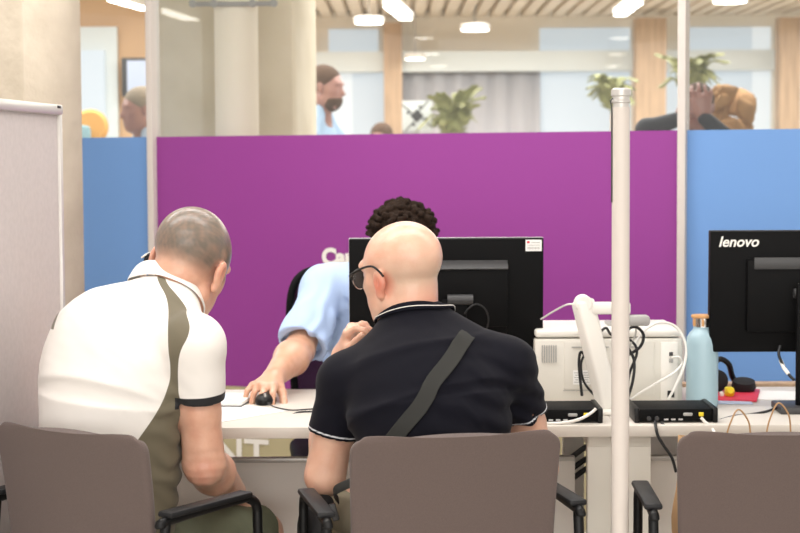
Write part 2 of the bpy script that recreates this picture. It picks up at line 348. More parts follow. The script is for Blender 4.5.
# ---------------------------------------------------------------- setting
st = lambda o: tag(o, kind='structure')
def sbox(name, c, size, m, parent=None, bev=0, rot=None):
    o = MB().box(c, size, bev, rot).build(name, m, parent, smooth=bool(bev)); return st(o) if parent is None else o
TAN = .42; WA = -math.atan(TAN)
def wu(px): s = (px - 400) / F_PX; d = 7 / (1 + TAN * s); return s * d / math.cos(WA)
WM = Matrix.Translation((0, 7, 0)) @ Matrix.Rotation(WA, 4, 'Z')
def wput(o): o.matrix_world = WM; return o
def wpt(px, py, out=0):   # point of the partition plane seen at px, py, in partition coordinates
    v = ray(px, py); iw = WM.inverted(); a = iw @ CAM; b = iw.to_3x3() @ v; t = (-out - a.y) / b.y; return a + b * t
sbox('floor', (0, 6, -.05), (18, 26, .1), 'floor'); sbox('ceiling', (0, 2.0, 2.95), (18, 14, .1), 'ceil')
sbox('ceiling', (0, 13.5, 2.97), (18, 9, .06), 'slat')
b = MB()
for i in range(70): b.box((-5.2 + i * .15, 13.0, 2.90), (.10, 8.0, .05))
st(b.build('trim_1', 'slat', smooth=False))
uL, uR = wu(156.5), wu(684); ZT = 1.562; ZD = .50
for name, a0, a1, m in (('wall_left', -3.2, uL, 'blue'), ('wall_center', uL, uR, 'purple'), ('wall_right', uR, 3.6, 'blue')):
    wput(sbox(name, ((a0 + a1) / 2, 0, (ZT + ZD) / 2), (a1 - a0 - .002, .03, ZT - ZD), m))
wput(sbox('baseboard_rear', (.2, -.004, ZD / 2), (6.8, .04, ZD - .002), 'khaki'))
for i, (a0, a1) in enumerate(((-3.2, uL), (uL, uR), (uR, 3.6))):
    wput(sbox(f'window_{i+1}', ((a0 + a1) / 2, 0, (ZT + 2.9) / 2), (a1 - a0 - .034, .008, 2.9 - ZT - .002), 'glass'))
for i, u in enumerate((uL, uR)): wput(sbox(f'trim_{i+2}', (u, -.012, 1.449), (.031, .07, 2.895), 'cream', bev=.003))
# wall lettering
p = wpt(322, 264, .019)
wput(st(text('trim_4', 'Car', .092, Matrix.Translation(p) @ Matrix.Rotation(R(90), 4, 'X'), 'white', None, bold=.0048)))
p = wpt(186, 462, .03); wput(st(text('trim_5', 'ANT', .17, Matrix.Translation(p) @ Matrix.Rotation(R(90), 4, 'X'), 'white', None, bold=.003, width=1.15)))
# concrete columns
c = P(27, 266, 6.35); rc = Matrix.Rotation(R(33), 3, 'Z')
o = sbox('wall_column', (0, 0, 1.448), (.9, .30, 2.895), 'concrete', bev=.006)
o.matrix_world = Matrix.Translation((c.x, c.y, 0)) @ Matrix.Rotation(R(38), 4, 'Z') @ Matrix.Translation((.146, .15, 0)) @ Matrix.Identity(4); o.matrix_world = Matrix.Translation((c.x, c.y, 0)) @ Matrix.Rotation(R(52), 4, 'Z') @ Matrix.Translation((.14, .2, 0))
o.data.transform(Matrix.Diagonal((.28 / .9, .4 / .3, 1, 1)))
a, d2 = P(165, 60, 8.6), P(302, 60, 8.6)
o = sbox('wall_pillar', ((a.x + d2.x) / 2, 8.95, 1.448), (d2.x - a.x, .7, 2.895), 'concrete2', bev=.01)
o.matrix_world = Matrix.Translation((.0, .0, 0)) @ Matrix.Translation(((a.x + d2.x) / 2, 8.95, 0)) @ Matrix.Rotation(R(-7), 4, 'Z') @ Matrix.Translation((-(a.x + d2.x) / 2, -8.95, 0))
c = P(236.5, 60, 8.25)
o = MB().lathe([(.104, 0), (.104, 2.8)], (c.x, c.y, 0)).build('wall_pipe', 'pipe'); st(o)
z = P(236, 6, 8.25).z; b = MB().box((c.x, c.y - .11, z), (.4, .02, .022), .004)
for k in (-.19, -.09, .09, .19): b.lathe([(.018, 0), (.018, .02)], (c.x + k, c.y - .12, z), 12, Matrix.Rotation(R(90), 3, 'X'))
st(b.build('trim_6', 'grey'))
# rear of the room beyond
YB = 16.8
def bx(x0, x1, y0, y1, m, name, d=YB, th=.1):
    a, c = P(x0, y0, d), P(x1, y1, d); return sbox(name, ((a.x + c.x) / 2, d + th / 2, (a.z + c.z) / 2), (abs(c.x - a.x), th, abs(a.z - c.z)), m)
ZL, ZH = P(400, 72, YB).z, P(400, 52, YB).z
sbox('wall_far', (0, YB + .22, 1.5), (16, .1, 3), 'beige')
sbox('trim_7', (.6, YB - .02, (ZL + ZH) / 2), (9, .12, ZH - ZL), 'band')
for i, (x0, x1, m) in enumerate(((316, 328, 'curtain'), (328, 352, 'win2'), (352, 384, 'win'), (402, 541, 'curtain'), (541, 632, 'win'), (663, 755, 'win'), (755, 774, 'win2'), (796, 850, 'win2'))):
    a, c = P(x0, 75, YB), P(x1, 75, YB); b = MB(); n = max(2, int((c.x - a.x) / .06)); w = (c.x - a.x)
    if m == 'curtain':
        rows = [[(a.x + w * k / n, YB + .1 + .025 * math.sin(k * 1.9), zz) for k in range(n + 1)] for zz in (.05, ZL)]
        b.grid(rows); o = st(b.build('wall_curtain', m)); o.modifiers.new('s', 'SOLIDIFY').thickness = .01
    else: sbox(f'window_{i+4}', ((a.x + c.x) / 2, YB + .15, ZL / 2), (w, .03, ZL), m)
for i, (x0, x1) in enumerate(((541, 632), (687, 755), (755, 774), (796, 850), (328, 378))):
    a, c = P(x0, 30, YB), P(x1, 30, YB); zt = 2.76
    sbox(f'window_{i+14}', ((a.x + c.x) / 2, YB + .15, (zt + ZH) / 2), (c.x - a.x, .03, zt - ZH), 'win' if i != 2 else 'win2')
for i, (x0, x1, d) in enumerate(((384, 402, YB), (633, 663, YB - .4), (775, 796, YB - .4))):
    a, c = P(x0, 75, d), P(x1, 75, d); sbox(f'wall_fin_{i+1}', ((a.x + c.x) / 2, d - .1, 1.4), (c.x - a.x, .2, 2.79), 'wood')
# left of the pillar: tan wall, white panel, glazed door
sbox('wall_tan', (P(120, 60, 12.5).x - .6, 12.5, 1.4), (3.2, .1, 2.79), 'tanwall')
a, c = P(70, 27, 12.4), P(117, 27, 12.4); sbox('door_1', ((a.x + c.x) / 2, 12.41, a.z / 2), (c.x - a.x, .05, a.z), 'band')
a, c = P(66, 50, 12.3), P(103, 50, 12.3); sbox('window_20', ((a.x + c.x) / 2, 12.36, a.z / 2), (c.x - a.x, .03, a.z), 'win')
a, c = P(156, 27, 11.5), P(192, 27, 11.5); sbox('window_21', ((a.x + c.x) / 2, 11.5, a.z / 2), (c.x - a.x, .03, a.z), 'win')
# ceiling lamps
def lamp(c, r, label, group=None, sx=1, rz=0, th=.05):
    t = empty('ceiling_lamp', c, rz, label, 'ceiling light', group)
    o = MB().lathe([(r * .98, 0), (r, .012), (r, th), (r * .9, th + .005)]).build('lamp_body', 'white', t); d = MB().lathe([(r * .5, -.006), (r * .9, -.004), (r * .94, .002)]).build('lamp_diffuser', 'lamp', t)
    rd = MB().tube([(0, 0, th), (0, 0, 2.9 - c[2])], .006, 8).build('rod', 'grey', t)
    for q in (o, d): q.scale.x = sx
    return t
for px, py, d, r, lb in ((369, 23, 15.0, .13, 'round ceiling light beyond the glass, just left of the ceiling spotlight'), (475, 30, 15.6, .135, 'round ceiling light beyond the glass, alone above the potted palm'),
        (415, 59, 16.4, .10, 'faint round ceiling light low beyond the glass above the patterned sign'), (730, 2, 13.6, .14, 'round ceiling light at the top right beyond the blue panel')):
    lamp(P(px, py, d), r, lb)
def bar(px0, py0, px1, py1, d0, d1, w, label):
    a, c = P(px0, py0, d0), P(px1, py1, d1); c.z = a.z = max(a.z, c.z); m_ = (a + c) / 2; ln = (c - a).length; ang = math.atan2((c - a).y, (c - a).x)
    t = empty('linear_lamp', m_, ang, label, 'ceiling light'); MB().box((0, 0, .03), (ln, w, .06), .008).build('lamp_body', 'white', t); MB().box((0, 0, -.004), (ln * .97, w * .85, .012), .003).build('lamp_diffuser', 'lamp', t)
    [MB().tube([(k * ln * .4, 0, .06), (k * ln * .4, 0, 2.9 - m_.z)], .005, 6).build('rod', 'grey', t) for k in (-1, 1)]
bar(113, 0, 147, 9, 11.4, 12.1, .1, 'slim ceiling light beyond the left blue panel'); bar(390, 6, 406, 20, 13.4, 14.6, .12, 'elongated ceiling spotlight beyond the purple panel'); bar(620, 15, 636, 3, 14.4, 13.3, .12, 'elongated ceiling light beyond the glass above the white pole')
# front-room lamps (behind the camera; the glass mirrors them)
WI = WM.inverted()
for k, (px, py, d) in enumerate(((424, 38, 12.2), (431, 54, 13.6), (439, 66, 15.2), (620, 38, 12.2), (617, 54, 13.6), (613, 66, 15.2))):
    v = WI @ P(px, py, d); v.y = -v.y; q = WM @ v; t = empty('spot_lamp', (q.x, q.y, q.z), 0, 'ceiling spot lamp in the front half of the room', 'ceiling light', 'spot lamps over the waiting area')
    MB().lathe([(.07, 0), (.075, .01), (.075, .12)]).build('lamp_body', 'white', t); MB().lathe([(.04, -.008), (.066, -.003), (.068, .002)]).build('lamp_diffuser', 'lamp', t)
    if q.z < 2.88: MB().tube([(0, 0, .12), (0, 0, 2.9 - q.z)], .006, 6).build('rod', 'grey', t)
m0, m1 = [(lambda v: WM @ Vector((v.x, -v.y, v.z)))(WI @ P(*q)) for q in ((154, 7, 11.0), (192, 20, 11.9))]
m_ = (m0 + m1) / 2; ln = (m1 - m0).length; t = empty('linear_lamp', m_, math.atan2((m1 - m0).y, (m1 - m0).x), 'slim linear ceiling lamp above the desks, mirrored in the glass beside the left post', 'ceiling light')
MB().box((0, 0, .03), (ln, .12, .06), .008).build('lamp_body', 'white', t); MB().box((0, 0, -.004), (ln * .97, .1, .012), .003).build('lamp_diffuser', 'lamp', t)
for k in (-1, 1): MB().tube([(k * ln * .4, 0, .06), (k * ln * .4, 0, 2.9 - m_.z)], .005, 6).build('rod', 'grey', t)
# ---------------------------------------------------------------- acoustic board, pole
a, c = P(-8, 101, 4.5), P(55, 107.5, 5.02); dv = (c - a); dv.z = 0; dv.normalize(); zt = (a.z + c.z) / 2 + .004; ln = 1.0; ang = math.atan2(dv.y, dv.x)
t = empty('partition_board', (c.x, c.y, 0), ang, 'free-standing grey felt partition board with pale aluminium frame at left', 'partition board')
MB().box((-ln / 2, 0, (zt + .12) / 2), (ln - .04, .025, zt - .14)).build('felt_panel', 'felt', t, smooth=False)
MB().box((-.011, 0, zt / 2), (.022, .045, zt - .006), .005).build('side_post', 'alu', t); MB().box((-ln + .011, 0, zt / 2), (.022, .045, zt - .006), .005).build('side_post', 'alu', t)
MB().box((-ln / 2, 0, zt - .012), (ln, .05, .03), .006).build('top_rail', 'alu', t); MB().box((-ln / 2, 0, .12), (ln, .045, .03), .005).build('bottom_rail', 'alu', t)
MB().box((-.04, -.012, zt - .004), (.03, .03, .008), .002).build('rail_clip', 'black', t)
for x in (-.05, -ln + .05): MB().box((x, 0, .015), (.05, .5, .03), .008).box((x, 0, .06), (.04, .04, .1)).build('foot', 'alu', t)
c = P(620.5, 300, 4.08); z1 = P(621.5, 88, 4.08).z; rr = .0212
t = empty('pole_stand', (c.x, c.y, 0), 0, 'tall off-white cylindrical pole with grooved cap standing before the desks', 'pole')
MB().lathe([(rr, .02), (rr, z1 - .045)]).build('post', 'cream', t); MB().lathe([(.085, 0), (.085, .012), (.08, .02), (.03, .028)]).build('base', 'cream', t)
MB().lathe([(rr - .002, z1 - .046), (rr - .002, z1 - .036), (rr + .001, z1 - .034), (rr + .001, z1 - .03), (rr - .001, z1 - .028), (rr - .001, z1 - .02), (rr + .002, z1 - .018), (rr + .002, z1 - .004), (rr - .004, z1)]).build('cap', 'alu', t)
MB().box((-rr - .001, -.004, z1 - .16), (.003, .006, .22), .001).tube([(-rr - .001, -.004, z1 - .05), (-rr - .004, -.004, z1 - .03), (-rr + .004, -.006, z1 - .022)], .0016, 6).build('seam_strip', 'dgrey', t)
# ---------------------------------------------------------------- desks
YF, YR, ZK = 4.66, 5.46, .724; XS = P(617, 430, 4.66).x
def desk(x0, x1, label, lx):
    t = empty('office_desk', ((x0 + x1) / 2, (YF + YR) / 2, 0), 0, label, 'desk'); cx = (x0 + x1) / 2; w = x1 - x0; D = YR - YF
    MB().box((0, 0, ZK - .0155), (w, D, .031), .002).build('desktop', 'desk', t)
    for x in lx:
        MB().box((x - cx, 0, .68), (.062, D - .06, .04), .003).box((x - cx, -D / 2 + .05, .345), (.066, .035, .69), .003).box((x - cx, D / 2 - .05, .345), (.066, .035, .69), .003).box((x - cx, 0, .02), (.062, D - .06, .03), .003).build('leg_frame', 'offwhite', t)
    MB().box((0, -.06, .325), (w - .16, .02, .49), .002).build('modesty_panel', 'panel', t); MB().box((0, -.06, .577), (w - .16, .03, .014), .003).build('panel_rail', 'alu', t)
    MB().box((0, D / 2 - .07, .665), (w - .16, .05, .05), .003).build('cable_tray', 'alu', t); return t
desk(-.965, XS - .001, 'long white-topped desk bearing the monitor seen behind the two seated visitors', (-.90, P(599, 480, 4.7).x))
desk(XS + .001, 2.2, 'white-topped desk at right bearing the blue bottle and right monitor', (P(638.5, 480, 4.7).x, 2.1))
o = MB().box((1.18, YR + .05, .722), (1.2, .06, .02), .002).build('ledge_shelf', 'wood'); tag(o, 'narrow tan wooden ledge along the rear of the right desk', 'ledge')
o2 = None
MB().box((1.18, YR + .05, .35), (1.1, .03, .72), .002).build('support_panel', 'panel', o)
# ---------------------------------------------------------------- chairs
def chair(name, px, d, yaw, label, w=.475, zt=.803, ao=.05):
    c = P(px, 430, d); t = empty('visitor_chair', (c.x, c.y, 0), R(yaw), label, 'chair', None)
    rows = []; n = 25; zb = .40; h = zt - zb
    def outline(s): # half width at height fraction
        v = h * (1 - s); r = .031; k = 0 if v > r else r - math.sqrt(max(r * r - (r - v) ** 2, 0)); return w / 2 - k - .012 * (1 - s) ** 1.0 * 1.2
    for s in [0, .004, .2, .4, .6, .75, .88, .91, .935, .96, .98, .992, .999, 1.0]:
        hw = outline(s); rows.append([(u * hw, .018 * (u * u) - .045 * s * s + .02, zb + h * s + .006 * (1 - u * u) * s) for u in np.linspace(-1, 1, n)])
    o = MB().grid(rows).build('backrest', 'chair', t); s_ = o.modifiers.new('s', 'SOLIDIFY'); s_.thickness = .026; s_.offset = 0
    bv = o.modifiers.new('b', 'SUBSURF'); bv.levels = bv.render_levels = 2
    MB().box((0, .26, .435), (w - .02, .46, .06), .025, seg=4).build('seat', 'chair', t)
    for sg in (-1, 1):
        x = sg * (w / 2 + ao); q = [(x, .40, .02), (x, .37, .5), (x, .365, .585), (x, .335, .612), (x, .29, .618), (x, .03, .612), (x, -.0, .60)]
        FRB = MB().tube([Vector(v) for v in q], .0125, 10, smooth=5)
        fo = FRB.build('arm_frame', 'black', t); FR = fo.name; MB().box((x, .17, .627), (.044, .31, .015), .006).build('armrest', 'pad', bpy.data.objects[FR])
        MB().tube([(x, .02, .605), (x, -.02, .3), (x, -.06, .02)], .0125, 10).build('leg', 'black', t)
        MB().tube([(x, .0, .45), (sg * .1, .02, .43)], .012, 8).build('stretcher', 'black', t); MB().tube([(x, .37, .40), (sg * .1, .36, .41)], .012, 8).build('stretcher', 'black', t)
        MB().lathe([(.016, 0), (.016, .02)], (x, .40, 0), 12).build('foot_cap', 'black', t); MB().lathe([(.016, 0), (.016, .02)], (x, -.06, 0), 12).build('foot_cap', 'black', t)
    return t
chair('L', 71, 4.10, -33, 'taupe fabric armchair at left holding the man in the white and olive shirt', w=.49, ao=.032)
chair('M', 456, 4.0, 12, 'taupe fabric armchair in the middle holding the bald man in navy', w=.512)
CR = chair('R', 780, 4.0, -2, 'taupe fabric armchair at right with a paper bag on its seat', w=.485)
# ---------------------------------------------------------------- monitors
def monitor(c, w, h, rz, tilt, label, logo=False):
    t = empty('monitor', (c.x, c.y, ZK), R(rz), label, 'monitor'); zc = c.z - ZK; Rt = Matrix.Rotation(R(tilt), 3, 'X')
    g = bpy.data.objects.new('screen_housing', None)
    def loc(v): return Rt @ Vector(v) + Vector((0, 0, zc))
    MB().box(loc((0, 0, 0)), (w, .03, h), .004, Rt).box(loc((0, -.024, -.01)), (w * .62, .03, h * .6), .006, Rt, taper=None).build('back_shell', 'black2', t)
    MB().box(loc((0, .016, 0)), (w + .002, .006, h + .002), .002, Rt).build('bezel', 'silver' if not logo else 'dgrey', t); MB().box(loc((0, .0195, .005)), (w - .03, .002, h - .045), .0005, Rt).build('screen', 'black', t)
    return t, loc, Rt
cm = (P(349, 238, 5.12) + P(543, 353, 5.12)) / 2; w = P(543, 238, 5.12).x - P(349, 238, 5.12).x; h = P(400, 238, 5.12).z - P(400, 353, 5.12).z
t, loc, Rt = monitor(cm, w, h, 1, 4, 'black monitor seen from behind, beyond the bald man')
MB().box(loc((.045, -.050, .098)), (.27, .040, .005), .001, Rt @ Matrix.Rotation(R(32), 3, 'X')).build('vent_ledge', 'dgrey', t); MB().box(loc((.045, -.045, .0)), (.27, .04, .17), .004, Rt).build('rear_housing', 'black2', t)
MB().tube([loc((-.0, -.083, .0)), loc((.075, -.083, .0))], .0155, 18).build('hinge', 'dgrey', t)
MB().box(loc((.02, -.080, -.10)), (.075, .02, .20), .006).build('stand_column', 'black2', t); MB().box((.0, .0, .008), (.24, .2, .016), .006).build('stand_base', 'black2', t)
s = MB().box(loc((w / 2 - .030, -.0158, h / 2 - .021)), (.048, .001, .034), 0, Rt).build('sticker', 'paper', t, smooth=False)
MB().box(loc((w / 2 - .046, -.0166, h / 2 - .011)), (.008, .0008, .006), 0, Rt).build('sticker_mark', 'red', t, smooth=False)
b = MB()
for k in range(9): b.box(loc((w / 2 - .030 + (k - 4) * .0045, -.0166, h / 2 - .029)), (.0025 if k % 2 else .0014, .0008, .007), 0, Rt)
b.box(loc((w / 2 - .024, -.0166, h / 2 - .012)), (.026, .0008, .0015), 0, Rt); b.box(loc((w / 2 - .03, -.0166, h / 2 - .02)), (.036, .0008, .0012), 0, Rt); b.build('sticker_print', 'grey', t, smooth=False)
MB().tube([loc(v) for v in ((.05, -.098, -.04), (.06, -.098, -.025), (.085, -.095, -.012), (.112, -.09, -.03), (.12, -.085, -.07), (.10, -.07, -.13))], .0028, 8, smooth=6).build('cable_loop', 'cableb', t)
a = P(710, 231, 4.98); w = .545; h = a.z - P(710, 352, 4.98).z; cm = Vector((a.x + w / 2, 4.98, a.z - h / 2))
t, loc, Rt = monitor(cm, w, h, -2, 2, 'black monitor with silver maker lettering on the right desk', True)
b = MB()
for i in range(26):
    for j in range(4): b.box(loc((-.147 + i * .0095 + .003 * (j % 2), -.0405, .072 + j * .006)), (.0032, .002, .0034), 0, Rt)
b.build('vent_holes', 'grey', t, smooth=False)
MB().box(loc((0, -.04, .085)), (.30, .004, .034), .001, Rt).build('vent_strip', 'dgrey', t)
x0 = -w / 2 + .023
o = text('maker_lettering', 'lenovo', .042, Matrix.Translation(loc((x0, -.0158, h / 2 - .044))) @ Rt.to_4x4() @ Matrix.Rotation(R(90), 4, 'X'), 'tag', t, bold=.0009, shear=.25, width=1.0)
MB().box(loc((.005, -.063, .0)), (.055, .03, .06), .008, Rt).tube([loc((-.04, -.06, .0)), loc((.0, -.06, .0))], .014, 16).build('hinge', 'dgrey', t)
xs = P(797, 350, 4.93).x - cm.x; MB().box((xs + .045, -.085, .19), (.105, .022, .36), .005).build('stand_column', 'black2', t)
MB().box((xs + .06, -.06, .0105), (.24, .15, .021), .005).build('stand_base', 'dgrey', t)
q = [P(780, 346, 4.95), P(779, 356, 4.93), P(787, 372, 4.9), P(794, 380, 4.88)]
o = MB().tube(q, .0045, 8, smooth=6).build('monitor_cable', 'cableb'); tag(o, 'black cable with a white tag hanging from the right monitor', 'cable')
MB().tube([P(780.5, 360, 4.926), P(784, 368, 4.908), P(788.5, 374, 4.893)], .0056, 10).build('tag_sleeve', 'tag', o)
# ---------------------------------------------------------------- printer
a, c = P(535, 336, 5.06), P(683, 405, 5.06); cx = (a.x + c.x) / 2; w = c.x - a.x; ht = P(600, 321.5, 5.37).z - ZK; hb = P(600, 339, 5.07).z - ZK
t = empty('laser_printer', (cx, 5.22, ZK), 0, 'white laser printer turned backwards behind the tangled cables', 'printer')
MB().box((0, 0, hb / 2 + .004), (w, .30, hb - .008), .006).build('body', 'offwhite', t); MB().box((0, .01, (hb + ht) / 2 + .004), (w - .004, .31, ht - hb), .009, seg=3).build('lid', 'white', t)
fy = -.151
MB().box((-.055, fy, hb * .60), (.155, .006, hb * .72), .002).build('rear_door', 'offwhite', t); MB().box((.08, fy, hb * .55), (.11, .005, hb * .82), .002).build('rear_door', 'offwhite', t)
b = MB()
for i in range(7): b.box((-w / 2 + .022 + i * .0068, fy - .001, hb * .78), (.0026, .004, .052))
b.box((-.055, fy - .004, hb * .88), (.11, .002, .003)); b.box((.06, fy - .004, hb * .88), (.05, .002, .003)); b.box((-.055, fy - .002, hb * .22), (.16, .003, .0015)); b.build('vent_slots', 'grey', t, smooth=False)
MB().box((-.075, fy - .0035, hb * .42), (.062, .002, .042)).build('rating_label', 'paper', t, smooth=False)
b = MB()
for k in range(5): b.box((-.08, fy - .0048, hb * .42 + .014 - k * .007), (.045 - .006 * (k % 2), .001, .0018))
b.build('label_print', 'grey', t, smooth=False)
MB().box((w / 2 - .04, fy, hb * .5), (.05, .004, hb * .9), .001).build('port_panel', 'white', t)
for z, m, s in ((hb * .77, 'dgrey', .011), (hb * .67, 'grey', .012), (hb * .16, 'black', .02)): MB().box((w / 2 - .035, fy - .003, z), (s, .005, s), .001).build('port', m, t)
MB().box((.06, .0, ht + .008), (.10, .09, .012), .003).build('paper_catch', 'grey', t)
# ---------------------------------------------------------------- white scanner column with arm
y = 4.92; A = [P(572.5, 304, y), P(597, 409, y), P(617, 409, y), P(593, 300, y)]
t = empty('document_camera', (P(604, 405, y).x, y, ZK), 0, 'white slanting document camera column with overhead arm, leaning behind the pole', 'document camera')
o = MB(); top = (P(572.5, 303, y) + P(593, 300, y)) / 2; bot = (P(597, 407, y) + P(619, 407, y)) / 2; ax = (top - bot); ang = math.atan2(ax.x, ax.z)
L0 = Vector((P(604, 405, y).x, y, ZK)); mid = (top + bot) / 2 - L0; Ry = Matrix.Rotation(ang, 3, 'Y') @ Matrix.Rotation(R(24), 3, 'Z')
MB().box(mid, (.056, .05, ax.length + .01), .010, Ry, seg=3).build('column', 'white', t)
q = P(582, 300, y) - L0; MB().lathe([(.022, -.024), (.0255, -.020), (.0255, .020), (.022, .024)], q + Vector((.003, 0, -.010)), 28, Matrix.Rotation(R(90), 3, 'X')).build('hinge', 'white', t)
q0, q1 = P(590, 307, y) - L0, P(630, 309, y) - L0; MB().box((q0 + q1) / 2, (q1.x - q0.x, .04, .034), .006).build('arm', 'white', t)
MB().box(P(636, 322, y) - L0 + Vector((0, 0, .005)), (.075, .05, .03), .008).build('camera_head', 'grey', t)
MB().box((.0, 0, .006), (.16, .14, .012), .005).build('base', 'white', t)
# ---------------------------------------------------------------- black boxes
def thin(px0, px1, yb, label):
    a, c = P(px0, 425, 4.70), P(px1, 425, 4.70); w = c.x - a.x; D = .185; t = empty('mini_computer', ((a.x + c.x) / 2, 4.70 + D / 2, ZK), 0, label, 'mini computer')
    MB().box((0, .003, .021), (w - .012, D - .006, .034), .002).build('body', 'black2', t)
    for sg in (-1, 1): MB().box((sg * (w / 2 - .007), 0, .0215), (.014, D, .041), .003).build('side_rail', 'black', t)
    f = -D / 2 + .003
    MB().box((w * .14, f - .001, .024), (.026, .006, .009), .003).build('video_port', 'grey', t); MB().box((w * .30, f - .001, .024), (.014, .006, .011), .002).build('network_port', 'yellow', t)
    for k in range(3): MB().box((-w * .12 + k * .02, f - .0005, .010), (.012, .004, .004)).build('usb_port', 'silver', t)
    for k in range(2): MB().lathe([(.006, 0), (.006, .012)], (-w * .33 + k * .022, f, .014), 12, Matrix.Rotation(R(90), 3, 'X')).build('round_port', 'dgrey', t)
    return t
thin(519, 603, 0, 'flat black mini computer on the left desk beside the bald man'); thin(634.5, 718, 0, 'flat black mini computer on the right desk before the blue bottle')
# ---------------------------------------------------------------- cables
def cable(pts, r, m, label, group=None):
    o = MB().tube([P(*p) for p in pts], r, 8, smooth=8).build('cable', m); return tag(o, label, 'cable', group)
cable([(541, 319, 5.1), (556, 310, 5.02), (566, 305, 4.96), (574, 304, 4.93)], .0028, 'cablew', 'white cable running from the middle monitor to the white slanting column')
cable([(634, 345, 5.0), (645, 330, 5.0), (660, 322.5, 5.02), (676, 327, 5.03), (686, 345, 5.02), (684, 366, 5.0), (676, 385, 4.98), (668, 400, 4.96)], .0042, 'cablew', 'white cable arching in a big loop over the printer back')
cable([(672, 358, 5.04), (679, 357, 5.02), (682, 364, 5.02), (672, 374, 5.0), (655, 384, 4.98), (640, 393, 4.97), (627, 402, 4.98)], .0036, 'cablew', 'thinner white cable crossing diagonally down the printer back')
cable([(634, 321, 4.98), (636, 330, 4.98), (634, 338, 4.98), (626, 352, 4.97)], .0028, 'cableg', 'short grey cable dropping from the camera head')
cable([(628, 355, 4.97), (640, 347, 4.96), (643.5, 335, 4.96), (636, 327, 4.96), (627, 331, 4.96), (627, 345, 4.96), (634, 360, 4.96), (633, 380, 4.96), (627, 400, 4.97)], .0045, 'cableb', 'thick black cable coiled beside the pole before the printer')
cable([(590, 330, 5.0), (598, 333, 4.99), (606, 328, 4.99), (612, 335, 4.98), (630, 340, 4.98), (637, 352, 4.97), (630, 372, 4.97), (626, 392, 4.98)], .004, 'cableb', 'black cable strung behind the white column to the pole')
cable([(588, 360, 4.97), (581, 352, 4.97), (579, 365, 4.97), (582, 396, 4.965)], .0042, 'cableb', 'black cable in a tight bend left of the white column')
cable([(586, 352, 4.955), (581, 364, 4.955), (584, 382, 4.955), (596, 397, 4.95)], .0036, 'cableb', 'black cable curving down across the base of the white column')
cable([(596, 408.5, 4.685), (591, 413, 4.685), (580, 419, 4.675), (565, 422.5, 4.68), (545, 423.5, 4.69)], .0042, 'cablew', 'white network cable plugged into the left mini computer')
cable([(701, 417.5, 4.685), (705, 422, 4.68), (711, 427, 4.67), (716, 436, 4.63)], .0042, 'cablew', 'white network cable plugged into the right mini computer')
cable([(661, 422, 4.69), (667, 427, 4.675), (680, 429.5, 4.67), (700, 427, 4.68), (717, 421, 4.76), (735, 416, 4.84), (750, 414.5, 4.87), (768, 411, 4.88), (784, 405, 4.93)], .0036, 'cableb', 'black cable snaking from the right mini computer to the monitor stand')
cable([(655, 421, 4.69), (656, 428, 4.65), (658, 436, 4.645), (664, 446, 4.645), (672, 458, 4.645), (676, 472, 4.65)], .0042, 'cableb', 'black power cable drooping over the front edge of the right desk')
cable([(716, 424, 4.74), (728, 430, 4.72), (742, 436, 4.7)], .0026, 'cableb', 'thin black cable lying right of the mini computer')
cable([(268, 403, 5.03), (275, 407, 5.0), (290, 410, 4.97), (305, 409.5, 4.97), (325, 408, 4.98)], .0022, 'cableb', 'thin black mouse cable trailing right from the mouse')
o = cable([(290, 415.5, 4.915), (298, 412.5, 4.93), (310, 411.5, 4.935), (330, 412, 4.93)], .0026, 'cableb', 'loose black cable ending in a small plug on the left desk')
MB().box(P(286, 417, 4.905), (.018, .009, .006), .001, Matrix.Rotation(R(18), 3, 'Z')).build('plug', 'black', o)
for k, (y0, d) in enumerate(((450, 5.3), (462, 5.3), (472, 5.28))):
    cable([(566, y0 + 12, d), (576, y0 + 4, d), (588, y0 - 4, d), (602, y0 - 8, d)], .009, 'cableb' if k else 'dgrey', ('upper dark flex slung under the left desk beside its leg', 'middle black flex slung under the left desk beside its leg', 'lowest black flex slung under the left desk beside its leg')[k])
cable([(640, 462, 5.3), (655, 466, 5.3), (668, 470, 5.3)], .011, 'cableb', 'black flex slung under the right desk beside its leg')
# ---------------------------------------------------------------- bottle, folder, small items
c = P(702, 405, 5.02); t = empty('water_bottle', (c.x, 5.02, ZK), 0, 'pale blue metal water bottle with bamboo lid beside the right monitor', 'bottle'); r = .0465
MB().lathe([(r * .9, .001), (r, .006), (r, .185), (r * .96, .205), (r * .8, .219), (r * .62, .226), (r * .57, .232), (r * .57, .236)], n=48).build('body', 'bottle', t)
MB().lathe([(.027, .236), (.027, .262)], n=32).build('neck', 'steel', t); lid = MB().lathe([(.031, .262), (.033, .264), (.033, .269), (.031, .271)], n=32).build('lid', 'bamboo', t)
for k in range(6): MB().box((.0275 * math.cos(k * 1.047 + .4), .0275 * math.sin(k * 1.047 + .4), .25), (.007, .007, .022), .001).build('lid_post', 'bamboo', lid)
MB().tube([(.026, -.008, .262), (.036, -.012, .255), (.038, -.012, .235), (.034, -.012, .215), (.028, -.01, .205)], .003, 8, smooth=5).build('carry_loop', 'black', t)
MB().box((.0, -.027, .255), (.008, .004, .02), .001).build('lid_clip', 'steel', t)
c = P(738, 400, 5.22); o = MB().box((c.x, 5.24, ZK + .004), (.13, .26, .006), .001, Matrix.Rotation(R(-14), 3, 'Z')).build('card_folder', 'red'); tag(o, 'red card folder lying under small items behind the bottle', 'folder')
c = P(724, 400, 5.14); o = MB().box((c.x, 5.11, ZK + .0018), (.15, .10, .002), 0, Matrix.Rotation(R(-5), 3, 'Z')).build('paper_sheet', 'paperblue'); tag(o, 'pale bluish sheet beside the blue bottle in front of the red folder', 'paper')
